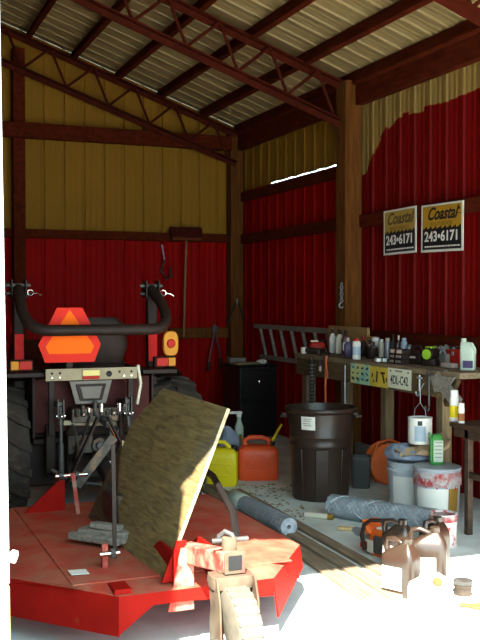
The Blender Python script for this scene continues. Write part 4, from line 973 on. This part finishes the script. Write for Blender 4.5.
# stack of small black boxes with cream labels
pos = [(0, 0, 'bottom left black box of the stack with cream labels'), (1, 0, 'bottom right black box of the stack with cream labels'), (0, 1, 'middle left black box of the stack with cream labels'), (1, 1, 'middle right black box of the stack with cream labels'), (0, 2, 'top left black box of the stack, cream label half showing'), (1, 2, 'top right box of the stack with the broadest cream label')]
lo, k = spot(392, 363.5); lo2, _ = spot(403, 366)
Pa, Pb = Vector(lo), Vector(lo2)
for c, r_, lb in pos:
    p = Pa + Vector((.03, -.0, 0)) + Vector((.002 * r_, -.093 * c - .004 * r_, .0375 * r_))
    t = thing('parts_box', lb, 'box', p, 0, 'small black boxes stacked on the bench')
    MB().box((0, 0, .0182), (.07, .088, .0355), 'tractor_dark').build('carton', t, bevel=.002)
    MB().box((-.0355, 0, .019), (.001, .068 if c else .055, .017 if r_ < 2 else .026), 'pink_cream').build('label_sheet', t)['label'] = 'cream label'
    if r_ < 2: 
        b = MB()
        for q in range(4): b.box((-.0364, -.02 + q * .013, .019), (.0008, .006, .011), 'ink_black')
        b.build('printing', t)
# black and lime tools
lo, k = spot(408, 364)
t = thing('cordless_tool', 'black power tool with pale lettering beside the box stack', 'power tool', (lo[0] + .06, lo[1] - .02, lo[2]), R(-70))
MB().loft([(0, .07, .045), (.01, .08, .05), (.075, .078, .048), (.10, .05, .035)], 'tractor_dark', 24, 4).build('body', t); MB().tube([(-.05, 0, .095), (-.04, 0, .125), (.04, 0, .13), (.06, 0, .09)], .012, 'tractor_dark', 10).build('handle', t)
b = MB()
for q in range(5): b.box((-.03 + q * .013, -.0492, .052), (.008, .001, .014), 'pink_cream')
b.build('lettering', t)
lo, k = spot(421, 366)
t = thing('impact_drill', 'black drill with a round lime green face on the bench', 'power tool', (lo[0] + .07, lo[1] - .01, lo[2]), R(-62))
MB().loft([(0, .06, .045), (.01, .065, .05), (.05, .06, .045)], 'tractor_dark', 24, 4).build('battery', t)
MB().cyl((0, -.05, .085), (0, .06, .085), .047, 'tractor_dark', 24).build('motor_housing', t, bevel=.006)
MB().lathe([(.034, 0), (.036, .004), (.02, .007), (0, .007)], 'lime', 28, Matrix.Translation((0, -.05, .085)) @ Matrix.Rotation(R(90), 4, 'X')).build('face_cap', t)['label'] = 'lime green face'
MB().span((-.03, -.02, .125), (.025, .03, .14), 'lime').build('top_strip', t, bevel=.003)['label'] = 'lime green strip'
lo, k = spot(435, 367)
t = MB().box((0, 0, .016), (.05, .14, .032), 'pink_cream').build('sanding_block', loc=(lo[0] + .06, lo[1] - .09, lo[2]), bevel=.004); tag(t, 'pale oblong block right of the lime and black drill', 'block')
lo, k = spot(437, 362)
t = thing('hardware_bin', 'grey open bin of clutter behind the pale block', 'bin', (4.02, lo[1] - .02, lo[2])); t.scale = (.75, .75, .85)
MB().box((0, 0, .004), (.16, .24, .008), 'grey_card').box((-.078, 0, .05), (.006, .24, .1), 'grey_card').box((.078, 0, .05), (.006, .24, .1), 'grey_card').box((0, .118, .05), (.15, .006, .1), 'grey_card').box((0, -.118, .05), (.15, .006, .1), 'grey_card').build('tray', t, bevel=.002)
b = MB(); rd = random.Random(6)
for q in range(40): b.box((rd.uniform(-.06, .06), rd.uniform(-.1, .1), rd.uniform(.06, .15)), (.02, .05, .02), rd.choice(['grey_card', 'iron', 'galvanised', 'tractor_dark', 'grey_wood']), rot=(rd.uniform(0, 3), rd.uniform(0, 3), rd.uniform(0, 3)))
o = b.build('odds_and_ends', t); o['kind'] = 'stuff'
lo, k = spot(450, 364)
t = thing('tool_case', 'dull red metal case on the bench left of the pale jug', 'case', (lo[0] + .10, lo[1] + .02, lo[2]), R(4))
MB().box((0, 0, .05), (.13, .15, .10), 'lens_red').build('body', t, bevel=.008); MB().box((0, 0, .108), (.135, .155, .018), 'lens_red').build('lid', t, bevel=.006)
MB().tube([(0, -.05, .115), (0, -.045, .135), (0, .045, .135), (0, .05, .115)], .006, 'iron', 8).build('handle', t); MB().box((-.068, 0, .09), (.006, .025, .03), 'galvanised').build('latch', t, bevel=.001)
lo, k = spot(464, 371)
t = thing('coolant_jug', 'pale grey green jug with a dark label at the right end of the bench', 'jug', (lo[0] + .06, lo[1] + .04, lo[2]), R(-48)); t.scale = (.9, .9, .9)
MB().loft([(0, .05, .035), (.006, .056, .04), (.15, .056, .04), (.19, .042, .036, -.012, 0), (.21, .022, .022, -.03, 0), (.215, .018, .018, -.032, 0)], 'mint', 28, 5).build('body', t)
MB().lathe([(.018, .215), (.02, .217), (.02, .24), (0, .242)], 'mint', 20, c=(-.032, 0, 0)).build('cap', t)
MB().tube([(-.015, 0, .205), (.03, 0, .20), (.05, 0, .16), (.052, 0, .13)], .011, 'mint', 10).build('handle', t)
MB().span((-.03, -.0415, .02), (.045, -.0402, .075), 'purple').build('label_sheet', t)['label'] = 'dark label'
lo, k = spot(480, 372)
t = MB().box((0, 0, .11), (.02, .16, .22), 'board_wood').build('plywood_board', loc=(4.05, lo[1] + .12, lo[2]), bevel=.003); tag(t, 'brown board end standing behind the pale jug at the right edge', 'board')
# clutter lying near the front right edge
lo, k = spot(431, 371)
t = thing('open_spanner', 'dark spanner lying on the front edge of the bench under the drill', 'spanner', (lo[0] + .03, lo[1], lo[2]), R(-85))
MB().box((0, 0, .006), (.16, .018, .008), 'iron').build('shank', t, bevel=.002); MB().tube(arc((.095, 0, .006), .018, 40, 320, 12, 'xy'), .006, 'iron', 8).build('jaw', t)

# more clutter between the tools
def glove(label, px, py, sx, m, seed):
    lo, k = spot(px, py)
    b = MB().loft([(0, .07, .05), (.03, .075, .055), (.07, .05, .04), (.09, .02, .02)], m, 20, 2.4).jitter(.013, seed)
    tag(b.build('shop_rag', loc=(min(lo[0] + .05, 3.99), lo[1], lo[2]), rz=R(-60), sub=1), label, 'rag').scale = (sx, 1, 1)
glove('brown grey rag heaped behind the black power tool', 416, 352, 1.2, 'grey_card', 3)
bottle('dark_bottle', 'short black bottle between the maroon bottle and the hardware tin', 'bottle', 364, 354, 6, 20, 'tractor_dark', 'cap', 'lens_red')
bottle('glass_jar', 'small clouded jar of screws left of the cream aerosol can', 'jar', 370.5, 353, 5, 17, 'glass_jar', 'lid', 'tractor_dark', shape='jar')
# ------------------------------------------------------------------ things hanging at the bench
def hang(x, px, py): p = atx(px, py, x); return p
HX = BX0 - .015
a = atx(326, 358, HX); c = atx(327, 404, HX)
t = thing('orange_cord', 'thin orange cord hanging from the bench behind the trash can', 'cord', (HX, a.y, .45))
MB().tube([(.005, 0, a.z - .45 + .02), (0, 0, a.z - .47), (-.004, .004, .3), (0, -.005, .0)], .0085, 'orange_cord', 8).build('strand', t)
MB().tube([(.0, 0, a.z - .50), (-.006, -.02, a.z - .54), (-.006, -.04, a.z - .57), (-.004, -.03, a.z - .62)], .007, 'orange_cord', 8).build('end_loop', t)
a = atx(345, 376, HX)
t = MB().tube([(0, 0, .50), (.0, 0, .25), (0, .003, 0)], .004, 'galvanised', 6).build('hanging_wire', loc=(HX, a.y, .46)); tag(t, 'thin grey wire hanging straight down right of the orange cord', 'wire')
a = atx(316, 384, HX + .01)
t = thing('hose_coil', 'black ribbed hose hanging in a column by the left bench leg', 'hose', (HX - .03, a.y, .45))
b = MB(); b.tube([(0, 0, .52), (0, 0, .0)], .02, 'tractor_dark', 10)
for k in range(16): b.tube(arc((0, 0, .03 + k * .03), .025, 0, 360, 14, 'xy')[:-1], .007, 'grey_plastic', 6, closed=True)
b.build('hose', t); MB().tube([(0, 0, .5), (.0, .01, .54)], .006, 'iron', 6).build('hook', t)
a = atx(320, 368, HX)
t = thing('hanging_tag', 'small white tag on a dark clip hanging from the bench front', 'tag', (HX, a.y, a.z))
MB().box((0, 0, -.005), (.004, .035, .045), 'paper').build('tag_card', t); MB().tube([(0, 0, .01), (.004, .01, .05), (.008, -.01, .06)], .006, 'iron', 6).build('clip', t)
def hook_tool(label, px, y0, y1, m):
    a = atx(px, y0, HX); c = atx(px, y1, HX); ln = a.z - c.z
    t = thing('hanging_clamp', label, 'clamp', (HX - .008, a.y, c.z))
    MB().tube([(0, 0, ln), (0, 0, .06)], .007, m, 8).build('shaft', t); MB().tube(arc((0, .022, .05), .022, 180, 380, 10, 'yz'), .007, m, 8).build('jaw', t); MB().bar((0, -.03, ln - .02), (0, .03, ln - .02), .012, .012, m).build('crosspiece', t, bevel=.002)
hook_tool('bright steel clamp hanging above the white paint can', 420.5, 375, 400, 'galvanised')
hook_tool('long dull clamp hanging right of the paint can wire', 430, 372, 415, 'iron')
# paint can on a wire
a = atx(420, 443, HX - .02); top = atx(420, 417, HX - .02); ct = atx(420, 398, HX - .02); hh = top.z - a.z
t = thing('hanging_paint_can', 'white paint can hanging on a wire from the bench', 'paint can', (a.x, a.y, a.z))
rr = .083
MB().lathe([(rr - .003, 0), (rr, .004), (rr, hh - .006), (rr + .003, hh - .003), (rr, hh), (rr - .012, hh), (rr - .014, hh - .006), (0, hh - .006)], 'white_paint', 36).build('body', t)
MB().tube([(-.0, -rr, hh - .04), (0, -rr * .8, hh + .05), (0, 0, hh + .10), (0, rr * .8, hh + .05), (0, rr, hh - .04)], .0025, 'galvanised', 6).tube([(0, 0, hh + .10), (0, 0, ct.z - a.z + .06), (.03, 0, ct.z - a.z + .10)], .003, 'galvanised', 6).build('bail_wire', t)
band(t, rr + .001, rr + .001, hh * .72, hh * .90, -134, -112, 'ink_green', 'label_mark', 'small dark label mark', n=4)
band(t, rr + .0008, rr + .0008, hh * .12, hh * .70, -150, -95, 'blue_can', 'label_sheet', 'pale blue label', n=8)

# grey board lying on edge under the bench
b = MB().box((0, 0, .1), (.05, 1.5, .2), 'grey_wood'); tag(b.build('wood_plank', loc=(4.2, 6.82, 0), bevel=.004), 'grey weathered board standing on edge along the wall under the bench', 'board')

# ------------------------------------------------------------------ small dark side table at the right edge
a = atz(452, 422, .70)
t = thing('side_table', 'small dark brown table at the right edge with two spray cans on it', 'table', (3.66, 5.10, 0))
tt = .70
MB().span((-.10, -.62, tt - .03), (.48, .10, tt), 'table_brown').build('tabletop', t, bevel=.004)
MB().span((-.08, -.60, tt - .09), (.46, .08, tt - .03), 'table_brown').build('apron', t, bevel=.003)
for x, y in ((-.06, -.06), (.44, -.06), (-.06, -.58), (.44, -.58)): MB().span((x - .02, y - .02, 0), (x + .02, y + .02, tt - .03), 'table_brown').build('leg', t, bevel=.003)
for x in (-.06, .44): MB().span((x - .015, -.56, .36), (x + .015, -.06, .40), 'table_brown').build('stretcher', t, bevel=.003)
def table_can(label, px, py, wpx, hpx, m, lab):
    p = atz(px, py, tt); k = mpp(p); r = wpx * k / 2; h = hpx * k
    t = thing('spray_can', label, 'spray can', (p.x + FWD0.x * r, p.y + FWD0.y * r, tt + .0005))
    MB().lathe([(r * .97, 0), (r, .003), (r, h * .74), (r * .85, h * .79)], m, 24).build('body', t)
    MB().lathe([(r * .85, h * .79), (r * .93, h * .79), (r * .9, h), (0, h)], 'white_plastic', 24).build('cap', t)
    MB().lathe([(r + .001, h * .12), (r + .001, h * .50)], lab, 24).build('label_band', t)['label'] = 'coloured label band'
table_can('tall yellow and white spray can on the side table', 455, 421.5, 9, 31, 'white_plastic', 'yellow_plastic')
table_can('short white spray can with an orange band beside the tall yellow one', 462, 423.5, 6.5, 20, 'white_plastic', 'rust_orange')

# ------------------------------------------------------------------ ladder on the wall
y0, y1 = 9.93, 7.93
t = thing('ladder', 'grey ladder hung sideways on the red wall behind the bench', 'ladder', (4.2, (y0 + y1) / 2, .8))
yc = (y0 + y1) / 2; TXr, BXr = 4.19 - 4.2, 4.265 - 4.2
zt, zb = 1.185 - .8, .84 - .8
MB().bar((TXr, y0 - yc, zt), (TXr, y1 - yc, zt), .03, .05, 'grey_wood').build('rail', t, bevel=.004); MB().bar((BXr, y0 - yc, zb), (BXr, y1 - yc, zb), .03, .05, 'grey_wood').build('rail', t, bevel=.004)
for k in range(7):
    y = 9.78 - .27 * k - yc; MB().bar((TXr, y, zt), (BXr, y - .01, zb), .03, .024, 'grey_wood', up=(0, 1, 0)).build('rung', t, bevel=.003)

# ------------------------------------------------------------------ signs
def sign(label, px0, px1, yt, yb, faded, tilt):
    X = 4.225; a = atx(px0, (yt + yb) / 2, X); c = atx(px1, (yt + yb) / 2, X); w = a.y - c.y; pm = (px0 + px1) / 2
    z1 = atx(pm, yt, X).z; z0 = atx(pm, yb, X).z; h = z1 - z0
    t = thing('yard_sign', label, 'sign', (X, (a.y + c.y) / 2, (z0 + z1) / 2), 0, 'yellow and black signs on the wall')
    t.rotation_euler = (tilt, 0, 0)
    yel, ink = ('sign_yellow_faded', 'ink_faded') if faded else ('sign_yellow', 'ink_black')
    MB().box((0, 0, 0), (.006, w, h), 'paper').build('panel', t, bevel=.001)
    e = -.0035
    MB().box((e, 0, h * .22), (.001, w * .92, h * .48), yel).build('yellow_field', t)['label'] = 'yellow field'
    b = MB().box((e, 0, -h * .235), (.001, w * .92, h * .43), 'sign_navy' if faded else 'ink_black')
    n = 8
    for k in range(n): # wavy crest along the join
        y = w * .46 - w * .92 * k / n; wd = w * .92 / n; z = -h * .022
        b.prism([(e - .0008, y, z), (e - .0008, y - wd, z), (e - .0008, y - wd, z + h * .035), (e - .0008, y - wd * .85, z + h * .065), (e - .0008, y - wd * .55, z + h * .03)], (.0006, 0, 0), 'sign_navy' if faded else 'ink_black')
    b.build('black_field', t)['label'] = 'black field with a wavy crest'
    text('brand_lettering', 'Coastal', h * .36, on_right(w * .0, h * .285, e - .001), ink, t, shear=.42, sx=.98, bold=.0035)
    MB().box((e - .0007, -w * .40, h * .26), (.0006, w * .10, h * .014), ink).box((e - .0007, -w * .41, h * .36), (.0006, w * .035, h * .05), ink).build('flourish', t)
    text('service_lettering', 'REALTY SERVICES', h * .105, on_right(0, h * .075, e - .001), 'sign_olive', t, sx=.95, bold=.001)
    text('phone_lettering', '243\u20226171', h * .29, on_right(0, -h * .185, e - .001), 'white_ink', t, sx=1.12 * w / .57, bold=.0025)
    b = MB(); rd = random.Random(1); y = w * .40
    while y > -w * .40: # line of print too small to read
        ln = rd.uniform(.012, .04); b.box((e - .0007, y - ln / 2, -h * .385), (.0006, ln, h * .032), 'white_ink'); y -= ln + .007
    b.build('small_print', t)
sign('left yellow and black sign, its script lettering sun faded', 384, 416.5, 208.5, 254, True, R(-.6))
sign('right yellow and black sign with crisp black script lettering', 421.5, 463.5, 203, 251.5, False, R(.8))

# ------------------------------------------------------------------ things hung on the back wall and posts
p = aty(187, 238, 10.5)
t = thing('push_broom', 'push broom hung head up on the back wall girt', 'broom', (p.x, 10.535, 1.05))
hz = p.z - 1.05; k = mpp(p); wd = 32 * k
MB().span((-wd / 2, -.04, hz - .03), (wd / 2, .015, hz + .012), 'broom_wood').build('head_block', t, bevel=.006)
MB().loft([(hz + .01, wd / 2, .032), (hz + .06, wd / 2 + .012, .04), (hz + .125, wd / 2 + .006, .045)], 'broom_bristle', 40, 6).jitter(.004, 3).build('bristles', t)
MB().cyl((0, -.012, hz - .02), (-.03, 0, .0), .0125, 'handle_wood', 12).build('handle', t)
p = aty(165, 262, 10.55); k = mpp(p)
t = thing('hand_hook', 'small dark hand tool with a pale handle hung left of the broom', 'hand tool', (p.x, 10.60, p.z))
MB().tube([(-.02, 0, .20), (.01, 0, .02)], .009, 'galvanised', 8).build('handle', t)
MB().tube([(.01, 0, .03), (-.03, 0, -.10), (.03, 0, -.19), (.09, 0, -.17), (.07, 0, -.05)], [.014, .012, .014, .018, .01], 'rust', 8).build('blade', t)
p = aty(215, 350, 10.5)
t = thing('loppers', 'dark loppers with open handles hung on the low girt of the back wall', 'loppers', (p.x, 10.52, p.z))
MB().tube([(0, 0, .22), (-.03, 0, .05), (-.07, 0, -.16)], .013, 'maroon', 8).tube([(-.065, 0, -.14), (-.08, 0, -.25)], .02, 'tractor_dark', 8).build('handle', t)
MB().tube([(.01, 0, .22), (.05, 0, .05), (.08, 0, -.12)], .013, 'maroon', 8).tube([(.075, 0, -.10), (.085, 0, -.22)], .02, 'tractor_dark', 8).build('handle', t)
MB().prism([(-.02, -.01, .2), (.03, -.01, .2), (.04, -.01, .27), (.0, -.01, .31), (-.03, -.01, .27)], (0, .012, 0), 'iron').build('blade', t, bevel=.002)
p = aty(237, 310, 10.46)
t = thing('leather_strap', 'dark strap looped on a steel hook on the corner post', 'strap', (p.x, 10.47, p.z))
MB().tube([(0, 0, .11), (0, -.015, .13), (0, -.02, .10), (0, -.01, .07)], .006, 'galvanised', 8).build('hook', t)
MB().tube([(-.10, 0, -.15), (-.05, 0, 0), (-.01, -.005, .09), (.02, -.005, .09), (.06, 0, -.02), (.09, 0, -.12)], .013, 'tractor_dark', 8).build('loop', t)
p = aty(337, 293, 7.6)
t = thing('chain_binder', 'small steel chain and hook hanging on the left side of the brown post', 'chain', (4.085, 7.66, p.z))
b = MB()
for q in range(6): b.tube([(v[0], v[1], v[2]) for v in (arc((0, 0, .08 - q * .03), .014, 0, 360, 10, 'xz' if q % 2 else 'yz')[:-1])], .0045, 'galvanised', 6, closed=True)
b.build('links', t); MB().tube(arc((0, 0, -.11), .022, 90, 380, 12, 'xz'), .007, 'galvanised', 8).build('hook', t)
MB().cyl((.016, 0, .09), (-.01, 0, .10), .005, 'iron', 8).build('nail', t)
